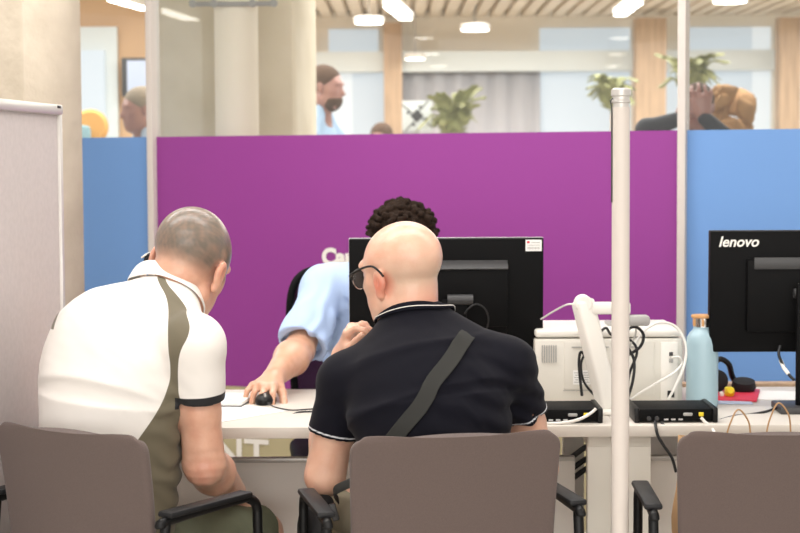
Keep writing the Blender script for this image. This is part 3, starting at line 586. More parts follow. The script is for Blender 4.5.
c = P(729, 399, 5.2); t = MB().lathe([(.012, 0), (.015, .004), (.015, .018), (.010, .024), (.010, .027)], (0, 0, 0), 20, Matrix.Rotation(R(60), 3, 'X')).box((.0, -.004, .012), (.026, .03, .018), .005).build('tape_dispenser', 'yellow'); t.location = (c.x, 5.2, ZK + .013); tag(t, 'small yellow plastic gadget on the red folder', 'gadget')
MB().box((-.022, 0, -.001), (.012, .02, .016), .004).build('side_knob', 'tag', t)
c = P(722, 383, 5.32); t = empty('headset', (c.x, 5.32, ZK + .0), 0, 'black headset with padded ear cups lying behind the blue bottle', 'headset')
MB().tube([(-.03, 0, .02), (-.035, 0, .07), (-.01, 0, .105), (.02, 0, .09), (.035, .02, .05), (.05, .02, .03)], .009, 10, smooth=6).build('headband', 'black', t)
MB().lathe([(.032, 0), (.036, .01), (.034, .028), (.02, .034)], (-.02, .0, .037), 24, Matrix.Rotation(R(80), 3, 'X')).build('ear_cup', 'bag', t); MB().lathe([(.034, 0), (.038, .01), (.034, .028), (.02, .03)], (.065, -.01, .012), 24, Matrix.Rotation(R(14), 3, 'X')).build('ear_cup', 'bag', t)
for px, py, d, sx, sy, rz, lb, m in ((776, 397, 5.25, .30, .2, -12, 'white sheet of paper on the right desk behind the monitor stand', 'paper'), (228, 412, 4.93, .21, .297, -38, 'white sheet of paper under the white-shirted man\'s elbow', 'paper')):
    c = P(px, py, d); o = MB().box((0, 0, 0), (sx, sy, .0012)).build('paper_sheet', m); o.location = (c.x, d, ZK + .001); o.rotation_euler.z = R(rz); tag(o, lb, 'paper')
c = P(226, 395, 5.12); t = MB().box((0, 0, .008), (.13, .2, .012), .002).build('notebook', 'paper'); t.location = (c.x, 5.16, ZK + .002); t.rotation_euler.z = R(-8); tag(t, 'white notebook with dark cover under its pages left of the mouse', 'notebook')
MB().box((0, 0, .0005), (.134, .204, .002)).build('cover', 'dgrey', t); MB().box((-.01, 0, .0150), (.08, .12, .0015)).build('note', 'paperblue', t)
MP = P(265, 401, 5.10); t = empty('computer_mouse', (MP.x, 5.135, ZK), R(12), 'black computer mouse under the hand of the clerk in pale blue', 'mouse')
mesh_sdf('mouse_shell', [('u', ell((MP.x, 5.135, ZK + .008), (.031, .056, .028), np.array(Matrix.Rotation(R(-8), 3, 'Z'), dtype=np.float32)), .01), ('i', plane((0, 0, ZK + .001), (0, 0, -1)), .003)], V((MP.x - .06, 5.02, ZK - .02)), V((MP.x + .06, 5.2, ZK + .06)), .0025, 'black', None)
bpy.data.objects['mouse_shell'].parent = t; bpy.context.view_layer.update(); bpy.data.objects['mouse_shell'].matrix_parent_inverse = t.matrix_world.inverted()
MB().lathe([(.007, -.003), (.008, 0), (.007, .003)], (-.008, -.036, .028), 16, Matrix.Rotation(R(90), 3, 'Y')).build('scroll_wheel', 'grey', t)
# paper bag on right chair
c = P(742, 470, 4.28); bw, bd, bh = .34, .14, .276
t = empty('paper_bag', (c.x + .02, 4.30, .466), R(4), 'brown kraft paper carrier bag with cord handles on the right chair', 'bag')
rows = []
for z in np.linspace(0, bh, 9):
    k = z / bh; r_ = []
    for (x, y_) in [(-1, -1), (-.33, -1.04), (.33, -.98), (1, -1), (1.0, -.4), (.93 + .05 * (1 - k), 0), (1, .4), (1, 1), (.33, 1.03), (-.33, .99), (-1, 1), (-1, .4), (-.93 - .05 * (1 - k), 0), (-1, -.4)]:
        r_.append((x * bw / 2 * (1.05 - .08 * k) * (1 + .02 * math.sin(k * 7 + x)) + .004 * math.sin(9 * k + y_ * 3), y_ * bd / 2 * (1 - .15 * k), z + .006 * math.sin(x * 5) * k))
    rows.append(r_)
b = MB().grid(rows, True); b.bm.verts.ensure_lookup_table(); b.bm.faces.new([b.bm.verts[i] for i in range(14)][::-1]); o = b.build('sack', 'kraft', t); s_ = o.modifiers.new('s', 'SOLIDIFY'); s_.thickness = .0015
for dy, dx, zz in ((-.055, -.038, 0), (.05, .095, -.004)):
    MB().tube([Vector((dx - .035, dy, bh - .04)), Vector((dx - .034, dy, bh + .01)), Vector((dx - .024, dy, bh + .05)), Vector((dx - .004, dy - .0, bh + .085)), Vector((dx + .022, dy, bh + .055)), Vector((dx + .028, dy, bh + .01)), Vector((dx + .03, dy, bh - .04))], .0022, 8, smooth=6).build('handle', 'kraft', t)
# ---------------------------------------------------------------- people
def person_root(name, label, at=(0, 0, 0)):
    return None
def figure(label, body_ops, lo, hi, h, m, attrs=None, name='person', disp=None):
    o = mesh_sdf(name, body_ops, lo, hi, h, m, None, attrs, disp); tag(o, label, 'person'); return o
def sleeve(sh, el, frac, r0, r1):
    sh, el = V(sh), V(el); hem = sh + (el - sh) * frac; d = nrm(el - sh)
    return inter(cone(sh, hem + d * .03, r0, r1), plane(hem, d), .003), hem, d
def collar(name, root, c, Fm, rx, ry, hin, hout, shirt, m, gap=.35, attr=None, thick=.003, drop=.03, lift=0):
    # Fm columns right, forward, up ; ring open at the front
    rows = [[], [], [], [], [], []]; n = 49; at = []
    for i in range(n):
        a = gap + (2 * math.pi - 2 * gap) * i / (n - 1); s, co = math.sin(a), math.cos(a); back = (1 - co) / 2
        base = V(c) + Fm @ V((rx * s, ry * co, -.012)); top = V(c) + Fm @ V((rx * 1.0 * s, ry * 1.0 * co, hin * (.75 + .25 * back) + lift * s)); tw = V(c) + Fm @ V(((rx + .006) * s, (ry + .006) * co, hin * (.75 + .25 * back) + lift * s - .002))
        o3 = V(c) + Fm @ V(((rx + drop) * s, (ry + drop) * co, hin - hout - .008 * (1 - back)))
        o2 = tw * .5 + o3 * .5 + Fm @ V((.004 * s, .004 * co, .006))
        o3 = project_out(shirt, o3, .006); v2 = shirt(o2[None])[0]
        if v2 < .008: o2 = project_out(shirt, o2, .009)
        for r_, p in zip(rows, (base, top, tw, o2, o2 * .35 + o3 * .65, o3)): r_.append(p)
    mb = MB().grid([[Vector([float(x) for x in p]) for p in r_] for r_ in rows]); o = mb.build(name, m, root)
    me = o.data; A_ = me.attributes.new('za', 'FLOAT', 'POINT'); k = len(rows[0])
    for i in range(len(me.vertices)): A_.data[i].value = (-1, -1, -1, -.3, .55, 1)[i // k] if attr else -1
    if root is not None: o.matrix_parent_inverse = root.matrix_world.inverted()
    s_ = o.modifiers.new('s', 'SOLIDIFY'); s_.thickness = thick; s_.offset = 0; u_ = o.modifiers.new('u', 'SUBSURF'); u_.levels = u_.render_levels = 2
    return o
def band(fn, path_px, width_px_vec, thick, m, name, root, outset=.004):
    pass
up = V((0, 0, 1))
# ============ bald man in the middle
def bald():
    pel, wai, che, uch, nb = P(440, 528, 4.25), P(440, 470, 4.25), P(430, 405, 4.29), P(418, 362, 4.34), P(411, 322, 4.40)
    shL, shR = P(346, 381, 4.38), P(507, 366, 4.34); elL, wrL = P(325, 476, 4.40), P(343, 355, 4.60); elR, wrR = P(541, 468, 4.46), P(500, 486, 4.66)
    hc = P(402, 273, 4.43); Fm = frame(R(44), R(7), R(-4)); ho, L = head_ops(hc, Fm, 1.12, -.018)
    rt = nrm(V(shR) - V(shL)); rt0 = nrm(rt + V((0, 0, 0)))
    secs = [(pel, (1, 0, 0), .175, .115), (wai, (1, 0, 0), .178, .125), (che, rt * .6 + V((.4, 0, 0)), .205, .125), (uch, rt, .175, .105), (nb, rt, .075, .07)]
    torso = loft(secs, None)
    trap = [cone(V(nb) + V((0, 0, .0)), shL, .050, .05), cone(V(nb) + V((.015, 0, .006)), shR, .062, .055)]
    neck = cone(L(0, -.028, -.03), nb, .066, .071)
    slL, hL, dL = sleeve(shL, elL, .56, .066, .068); slR, hR, dR = sleeve(shR, elR, .46, .066, .066)
    shirt_core = [('u', torso, .02), ('u', ell(P(424, 385, 4.33), (.185, .11, .12)), .05), ('u', trap[0], .05), ('u', trap[1], .05), ('u', ell(shL, (.07, .07, .07)), .05), ('u', ell(shR, (.068, .07, .068)), .05)]
    armL = arm_ops(shL, elL, wrL, (.054, .053, .050, .029)); armR = arm_ops(shR, elR, wrR, (.052, .045, .044, .029))
    aL = uni([g for _, g, _ in armL[:2]], .01); aR = uni([g for _, g, _ in armR[:2]], .01)
    fold = snoise(11, 18); fold2 = snoise(12, 60)
    ops = shirt_core + [('u', slL, .022), ('u', slR, .022), ('s', inter(off(aL, .007), plane(hL - dL * .02, -dL)), .003), ('s', inter(off(aR, .007), plane(hR - dR * .02, -dR)), .003),
        ('s', off(cone(L(0, -.028, -.03), V(nb) + (V(nb) - L(0, -.028, -.03)) * .2, .056, .058), .003), .012)]
    rad = lambda p, s: np.linalg.norm(p - V(s), axis=-1)
    za = {'za': lambda p: np.maximum(.0022 - np.abs((p - hL) @ dL + .010) - 9 * (rad(p, hL) > .085), .0022 - np.abs((p - hR) @ dR + .010) - 9 * (rad(p, hR) > .085))}
    def wr(p):
        s = p @ nrm((.25, -.1, 1)); q = p[..., 2] + .35 * np.abs(p[..., 0] - float(che.x)); am = np.clip((1.02 - p[..., 2]) * 6, 0.12, 1) * (.45 + .55 * np.clip((p[..., 0] - float(che.x)) / .1, -1, 1)); ph = q * 125 + 3.2 * fold(p) + 1.2 * fold2(p)
        b = (np.sin(ph) + .45 * np.sin(ph * .53 + 1)) * .0030 * am; return b + .0024 * fold(p) + .0010 * fold2(p)
    sh = field(ops)
    skinm = skin('fair_skin', 'e6baa2', 'dead95', [('tint', 'cdb39d', 1.0), ('red', 'd4826c', 1.0)])
    hnd = hand_ops(wrL, V(P(358, 312, 4.55)) - V(wrL), (-1, .35, .15), (0, -1, .2), [.75, .95, 1.15, 1.25], 1.08, (.75, .5, -.35), tc=.5)
    hip = [V(pel) + V((-.10, .03, -.045)), V(pel) + V((.10, .03, -.045))]; kn = [V(pel) + V((-.25, .43, -.02)), V(pel) + V((.14, .46, -.02))]; an = [V((kn[0][0] - .01, kn[0][1] - .02, .09)), V((kn[1][0] + .01, kn[1][1] - .06, .09))]; toe = [a + V((0, .15, -.055)) for a in an]
    legs = leg_ops(hip[0], kn[0], an[0], toe[0]) + leg_ops(hip[1], kn[1], an[1], toe[1])
    body = [('u', off(torso, -.016), .02), ('u', off(trap[0], -.014), .03), ('u', off(trap[1], -.014), .03), ('u', neck, .02)] + ho + armL + armR + hnd + hand_ops(wrR, (-.5, .8, .0), (0, 0, 1), (-1, 0, 0), .5) + legs
    att = face_attrs(L, 1.12); att['tint'] = lambda p: np.clip((((p - V(hc)) @ Fm[:, 2]) * -1 + .055) / .06, 0, 1) * np.clip(-((p - V(hc)) @ Fm[:, 1]) / .05, 0, 1) * np.clip((((p - V(hc)) @ Fm[:, 2]) + .07) / .05, 0, 1) * .7 - .5
    att['red'] = lambda p: np.clip(np.maximum(1 - rad(p, L(-.085, -.01, -.018)) / .045, np.maximum(1 - rad(p, L(.085, -.01, -.018)) / .045, .55 - rad(p, L(0, -.09, -.10)) / .16)), 0, 1) * 1.3 - .5
    lo, hi = bounds([hc, elL, elR, wrL, wrR, pel, kn[0], kn[1], toe[0], V((hc[0], hc[1], .06))], .13)
    root = figure('bald man in a navy polo shirt and glasses seated with his chin on his hand', body, lo, hi, .0042, skinm, att)
    lo2, hi2 = bounds([nb, shL, shR, pel, elL, elR], .17)
    navy = mat('navy_pique', '0d0d18', .85, var=.18, vscale=300, bump=.0003, bscale=900, zones=[('za', 'd6d8dd', 900)], sheen=.05)
    mesh_sdf('polo_shirt', ops + [('i', plane(V(pel) + V((0, 0, -.03)), (0, 0, -1)), .006)], lo2, hi2, .0045, navy, root, za, wr)
    navyc = mat('navy_collar', '10101b', .9, bump=.0004, bscale=700, zones=[('zb', 'd0d4dc', 1500)])
    cf = frame(R(8), R(24), R(-1)); cc = V(nb) * .70 + L(0, -.028, -.08) * .30 + V((.004, 0, -.012))
    co = collar('collar', root, cc, cf, .074, .076, .030, .026, sh, navyc, gap=.4, drop=.018)
    me = co.data; B_ = me.attributes.new('zb', 'FLOAT', 'POINT'); n = len(me.vertices)
    for i in range(n): B_.data[i].value = -1
    # white piping
    ring = []
    k = 49; vs = [Vector(me.vertices[4 * k + i].co) for i in range(k)]; c0 = Vector([float(x) for x in cc])
    ring = [v + (v - c0).normalized() * .0032 + Vector((0, 0, .0015)) for v in vs]
    p_ = MB().tube(ring, .0012, 6).build('piping', 'tag', co)
    tr = mat('khaki_twill', '8c8470', .85, var=.1, vscale=14, bump=.003, bscale=16)
    t_ops = [('u', off(loft([(V(pel) + V((0, 0, -.05)), (1, 0, 0), .16, .115), (pel, (1, 0, 0), .168, .112)], None), .004), .02)] + [('u', off(g, .014), k_) for kd, g, k_ in legs if 1][:0]
    for i in (0, 1):
        t_ops += [('u', cone(hip[i], kn[i], .098, .076), .04), ('u', cone(kn[i], (an[i] + V((0, 0, .04))), .076, .066), .02)]
    t_ops += [('i', plane((0, 0, .07), (0, 0, -1)), .004), ('i', plane(V(pel) + V((0, 0, .03)), (0, 0, 1)), .006)]
    mesh_sdf('trousers', t_ops, *bounds([pel, kn[0], kn[1], an[0], an[1]], .13), .006, tr, root, None, lambda p: .003 * fold(p))
    shoes(root, list(zip(an, toe)), 'dgrey')
    # glasses
    g = empty('eyeglasses', tuple(float(x) for x in L(0, .10, .01)), 0, 'black-framed eyeglasses worn by the bald man', 'glasses'); bpy.context.view_layer.update()
    inv = g.matrix_world.inverted(); lv = lambda *a: inv @ Vector([float(x) for x in L(*a)])
    lens = mat('lens_glass', '6a6664', .05); lens.node_tree.nodes['Principled BSDF'].inputs['Alpha'].default_value = .25
    for sg in (-1, 1):
        oval = [lv(sg * (.035 + .0275 * math.cos(a) * (1.0 if math.sin(a) > 0 else .93)), .108 - .004 * abs(math.cos(a)), -.002 + .0225 * math.sin(a)) for a in np.linspace(0, 2 * math.pi, 33)]
        topv = oval[0:17]; MB().tube(topv, .003, 8).build('brow_rim', 'black', g); MB().tube(oval[16:], .0011, 6).build('lower_rim', 'steel', g)
        b = MB(); vs = [b.bm.verts.new(v) for v in oval[:-1]]; b.bm.faces.new(vs); o = b.build('lens', lens, g); o.modifiers.new('s', 'SOLIDIFY').thickness = .0015
        MB().tube([lv(sg * .064, .104, .006), lv(sg * .080, .088, .012), lv(sg * .085, .04, .024), lv(sg * .085, .008, .026), lv(sg * .088, -.014, .016), lv(sg * .086, -.028, .0)], .003, 8, smooth=6).build('temple', 'black', g)
    MB().tube([lv(-.009, .108, .004), lv(0, .113, .008), lv(.009, .108, .004)], .0018, 8, smooth=5).build('bridge', 'steel', g)
    # cross-body strap and pouch
    bag = empty('crossbody_bag', tuple(P(322, 520, 4.42)), 0, 'black crossbody bag with dark grey strap across the bald man\'s back', 'bag'); bpy.context.view_layer.update(); inv = bag.matrix_world.inverted()
    pts = []
    for x, y, d_ in ((476, 352, 4.50), (482, 332, 4.47), (484, 318, 4.42), (480, 316, 4.34)): pts.append(project_out(sh, P(x, y, d_), .0))
    for t_ in np.linspace(0, 1, 26):
        x = 474 + (392 - 474) * t_; y = 322 + (458 - 322) * t_; q = project_out(sh, P(x, y, 4.22), .0)
        pts.append(q)
    pts = np.array(pts)
    for _ in range(4): pts[1:-1] = (pts[:-2] + 2 * pts[1:-1] + pts[2:]) / 4
    ln = pts[-1] - pts[0]; rows = []; 
    for i, q in enumerate(pts):
        e = .01; qq = q.astype(np.float32); gr = np.array([(sh((qq + V(x) * e)[None])[0] - sh((qq - V(x) * e)[None])[0]) for x in ((1, 0, 0), (0, 1, 0), (0, 0, 1))]); gr /= np.linalg.norm(gr)
        tn = pts[min(i + 1, len(pts) - 1)] - pts[max(i - 1, 0)]; tn /= np.linalg.norm(tn); sd = np.cross(tn, gr); sd /= np.linalg.norm(sd)
        rows.append([inv @ Vector([float(x) for x in q + gr * .0075 + sd * w_]) for w_ in (-.0205, -.019, 0, .019, .0205)])
    q0 = rows[0]; front = [inv @ Vector([float(x) for x in V(shR) + V((-.035 + dx, dy, dz))]) for dx, dy, dz in ((0, 0, .08),)]
    b = MB().grid(rows); o = b.build('strap', 'webbing', bag); s_ = o.modifiers.new('s', 'SOLIDIFY'); s_.thickness = .0035; s_.offset = 0
    lower = [inv @ Vector([float(x) for x in pts[-1] + V(d_)]) for d_ in ((0, -.004, 0), (-.06, .0, -.05), (-.11, .05, -.085))] + [inv @ P(338, 500, 4.36)]
    MB().tube(lower, .012, 10, smooth=5, flat=.25).build('strap_end', 'webbing', bag)
    prof = []
    ops2 = [('u', ell(P(314, 525, 4.37), (.036, .08, .078), frame(R(20), 0, R(12))), .02), ('u', cone(P(326, 503, 4.37), P(310, 515, 4.36), .02, .02), .02)]
    mesh_sdf('pouch', ops2, *bounds([P(326, 528, 4.40)], .16), .004, 'bag', bag, None, lambda p: .003 * fold(p))
    MB().box(inv @ P(334, 512, 4.325), (.018, .012, .045), .003, Matrix.Rotation(R(-16), 3, 'Y')).build('buckle', 'dgrey', bag)
bald()
# ============ white-shirted man at left
def white():
    pel, wai, che, uch, nb = P(108, 545, 4.34), P(108, 475, 4.36), P(115, 400, 4.36), P(133, 345, 4.42), P(176, 288, 4.56)
    shL, shR = P(86, 338, 4.50), P(195, 345, 4.30); elR, wrR = P(204, 464, 4.34), P(234, 492, 4.70); elL, wrL = P(90, 402, 4.74), P(143, 330, 4.84)
    hc = P(190, 263.5, 4.52); Fm = frame(R(-19), R(24), R(13)); ho, L = head_ops(hc, Fm, 1.22, -.014)
    rt = nrm(V(shR) - V(shL))
    secs = [(pel, (1, 0, 0), .175, .12), (wai, (1, 0, 0), .178, .13), (che, (1, -.1, 0), .190, .14), (uch, rt, .180, .12), (nb, rt, .072, .07)]
    torso = loft(secs, None)
    trap = [cone(L(0, -.03, -.105), shL, .055, .055), cone(L(0, -.03, -.105), shR, .058, .055)]
    neck = cone(L(0, -.03, -.03), nb, .070, .074)
    slL, hL, dL = sleeve(shL, elL, .55, .066, .07); slR, hR, dR = sleeve(shR, elR, .46, .076, .066)
    armL = arm_ops(shL, elL, wrL, (.052, .046, .046, .03)); armR = arm_ops(shR, elR, wrR, (.054, .055, .053, .034))
    aL = uni([g for _, g, _ in armL[:2]], .01); aR = uni([g for _, g, _ in armR[:2]], .01)
    fold = snoise(21, 22); fold2 = snoise(22, 55); rad = lambda p, s: np.linalg.norm(p - V(s), axis=-1)
    ops = [('u', torso, .02), ('u', ell(P(118, 350, 4.42), (.185, .13, .15), frame(0, 0, R(-10))), .09), ('u', ell(P(108, 322, 4.50), (.11, .09, .085)), .05), ('u', trap[0], .06), ('u', trap[1], .06), ('u', ell(shL, (.075, .07, .07)), .05), ('u', ell(shR, (.068, .068, .068)), .05), ('u', slL, .03), ('u', slR, .02),
        ('s', inter(off(aL, .006), plane(hL - dL * .02, -dL)), .003), ('s', inter(off(aR, .005), plane(hR - dR * .02, -dR)), .003),
        ('s', off(cone(L(0, -.03, -.03), V(nb) + (V(nb) - L(0, -.03, -.03)) * .2, .066, .068), .003), .012)]
    sh = field(ops)
    # olive side panels: between the back seam and the sleeve seam, as curves over height (metres)
    kb = [(280, 150), (289, 160), (300, 167), (320, 171), (345, 173), (365, 175), (380, 173), (400, 166), (415, 157), (436, 142), (480, 112), (533, 90)]; kr = [(280, 158), (293, 172), (303, 183), (318, 193), (328, 197), (337, 190), (350, 184), (370, 182), (395, 182), (408, 190), (430, 230), (533, 230)]
    zz = lambda k: (np.array([P(x, y, 4.33).z for y, x in k])[::-1], np.array([P(x, y, 4.33).x for y, x in k])[::-1])
    zb_, xb_ = zz(kb); zr_, xr_ = zz(kr); zg = np.linspace(zb_[0], zb_[-1], 160); sm_ = lambda zk, xk: np.convolve(np.pad(np.interp(zg, zk, xk), 6, 'edge'), np.ones(13) / 13, 'valid'); xb_, xr_ = sm_(zb_, xb_), sm_(zr_, xr_); zb_ = zr_ = zg; xc = float(wai.x)
    def olive(p):
        u = p[..., 0] * 4.33 / np.maximum(p[..., 1], 4.0) if False else p[..., 0]; z = p[..., 2]; xb = np.interp(z, zb_, xb_); xr = np.interp(z, zr_, xr_)
        right = np.minimum(u - xb, xr - u); fr = 1.0
        left = np.minimum(float(shL[0]) + .012 - u, z - 1.0) if True else right
        left = np.minimum(float(P(63, 300, 4.5).x) - u, z - float(P(60, 325, 4.5).z))
        d_sl = np.minimum(slL(p), slR(p)); tor = uni([torso, trap[0], trap[1]], .03)(p)
        return np.where(p[..., 2] > .5, np.maximum(right, left * .0 + left), right)
    shirt = mat('white_sport_jersey', 'ece7e1', .75, bump=.0002, bscale=900, zones=[('olive', '6d6552', 700), ('cuff', '17171a', 700)], sheen=.1, var=.02, vscale=6)
    skinm = skin('tanned_skin', 'dfb097', 'd4a088', [('stub', '736a60', 1.0), ('red', 'cf7d66', 1.0), ('elbow', 'c8806c', 1.0)])
    hnd = hand_ops(wrR, (.15, .75, -.55), (.4, .4, .8), (-1, .2, 0), .55); hndL = hand_ops(wrL, V(P(149, 272, 4.76)) - V(wrL), (-1, .2, 0), (0, -1, 0), .45)
    hip = [V(pel) + V((-.10, .05, -.02)), V(pel) + V((.10, .04, -.03))]; kn = [V((P(84, 520, 4.8).x, 4.80, .50)), V(P(262, 533, 4.82))]
    an = [V((kn[0][0], kn[0][1] + .02, .09)), V((kn[1][0] + .02, kn[1][1] - .02, .09))]; toe = [a + V((.03, .15, -.055)) for a in an]
    legs = leg_ops(hip[0], kn[0], an[0], toe[0]) + leg_ops(hip[1], kn[1], an[1], toe[1])
    body = [('u', off(torso, -.016), .02), ('u', off(trap[0], -.014), .03), ('u', off(trap[1], -.014), .03), ('u', neck, .02)] + ho + armL + armR + [('u', ell(V(elR) + V((0, -.012, -.01)), (.036, .034, .036)), .015)] + hnd + hndL + legs
    f3 = snoise(31, 260); f4 = snoise(37, 120)
    def stub(p):
        q = (p - V(hc)) @ Fm; x, y, z = q[..., 0], q[..., 1], q[..., 2]
        hair = np.clip((z + .040 - .15 * np.clip(y, -.02, .1) * 1.0) / .045, 0, 1) * np.clip((.085 - y) / .03, 0, 1)
        crown = np.exp(-((y - .0) ** 2 + x ** 2) / .0018) * np.clip((z - .06) / .03, 0, 1)
        return np.clip(hair * (.93 - .68 * crown) + .15 * (f3(p) + .5 * f4(p)) * hair * (1 - .6 * crown), 0, 1) * np.clip((.097 - np.abs(x)) / .004, 0, 1) - .5
    att = face_attrs(L, 1.22); att['stub'] = stub
    att['red'] = lambda p: np.clip(np.maximum(np.maximum(1 - rad(p, L(-.085, -.01, .0)) / .035, 1 - rad(p, L(.085, -.01, .0)) / .035), .8 - rad(p, L(.03, -.07, -.10)) / .08), 0, 1) * .8 - .5
    att['elbow'] = lambda p: np.clip(1 - rad(p, V(elR) + V((0, -.04, -.015))) / .05, 0, 1) * (.7 + .8 * f3(p * .25)) - .5
    lo, hi = bounds([hc, elL, elR, wrL, wrR, pel, kn[0], kn[1], toe[0], toe[1]], .13); hi[2] = max(hi[2], hc[2] + .15); lo[2] = -.03
    f5 = snoise(33, 45)
    root = figure('man in a white and olive sports shirt with cropped grey hair, leaning forward', body, lo, hi, .0042, skinm, att, disp=lambda p: (.0018 * f5(p) + .0016 * np.sin(p[..., 2] * 260 + 5 * f5(p))) * np.clip(1.3 - rad(p, V(elR)) / .07, 0, 1))
    lo2, hi2 = bounds([nb, shL, shR, pel, hL, hR], .17)
    def wr(p):
        cen = np.clip(1 - np.abs(p[..., 0] - float(P(172, 400, 4.3).x)) / .07, 0, 1) * np.clip((.98 - p[..., 2]) * 6, 0, 1)
        return .0030 * fold(p) + .0010 * fold2(p) + cen * .0040 * np.sin((p[..., 2] + .5 * p[..., 0]) * 110 + 3 * fold(p))
    mesh_sdf('sports_shirt', ops + [('i', plane(V(pel) + V((0, 0, .0)), (0, 0, -1)), .006)], lo2, hi2, .0042, shirt, root, {'olive': olive, 'cuff': lambda p: np.where((rad(p, hR) < .078) & (p[..., 0] > float(hR[0]) - .056) & (slR(p) < .010), (p - hR) @ dR + .022, np.where((rad(p, hL) < .08) & (slL(p) < .010), (p - hL) @ dL + .022, -1))}, wr)
    wcol = mat('white_rib_collar', 'f6f3ee', .8, bump=.0003, bscale=800, zones=[('za', '26231f', 60)])
    cf = frame(R(-16), R(38), R(16)); cc = V(nb) * .5 + L(0, -.03, -.085) * .5 + V((-.012, 0, 0))
    collar('collar', root, cc, cf, .084, .087, .034, .045, sh, wcol, gap=.45, drop=.032)
    sm = mat('olive_shorts', '686b58', .85, var=.15, vscale=10, bump=.004, bscale=18)
    s_ops = [('u', off(loft([(V(pel) + V((0, 0, -.07)), (1, 0, 0), .16, .12), (V(pel) + V((0, 0, .02)), (1, 0, 0), .182, .125)], None), .004), .02)]
    for i in (0, 1):
        k_ = hip[i] + (kn[i] - hip[i]) * .93; d_ = nrm(kn[i] - hip[i]); s_ops.append(('u', inter(cone(hip[i], k_ + d_ * .04, .1, .086), plane(k_, d_), .004), .03)); s_ops.append(('s', inter(cone(hip[i], kn[i], .085, .068), plane(k_ - d_ * .04, -d_)), .003))
    s_ops.append(('i', plane(V(pel) + V((0, 0, .05)), (0, 0, 1)), .006))
    mesh_sdf('shorts', s_ops, *bounds([pel, kn[0], kn[1]], .14), .005, sm, root, None, lambda p: .007 * fold(p) + .002 * fold2(p))
    shoes(root, list(zip(an, toe)), 'white')
    # phone at his left ear
    q = P(147, 261, 4.74); o = MB().box((0, 0, 0), (.012, .07, .045), .004, Matrix.Rotation(R(18), 3, 'Y')).build('mobile_phone', 'black'); o.location = q; tag(o, 'dark object with pale edge by the left ear of the man in white', 'phone')
    MB().box((-.003, 0, .016), (.02, .072, .005), .002, Matrix.Rotation(R(-35), 3, 'Y')).build('case_edge', 'white', o)
white()
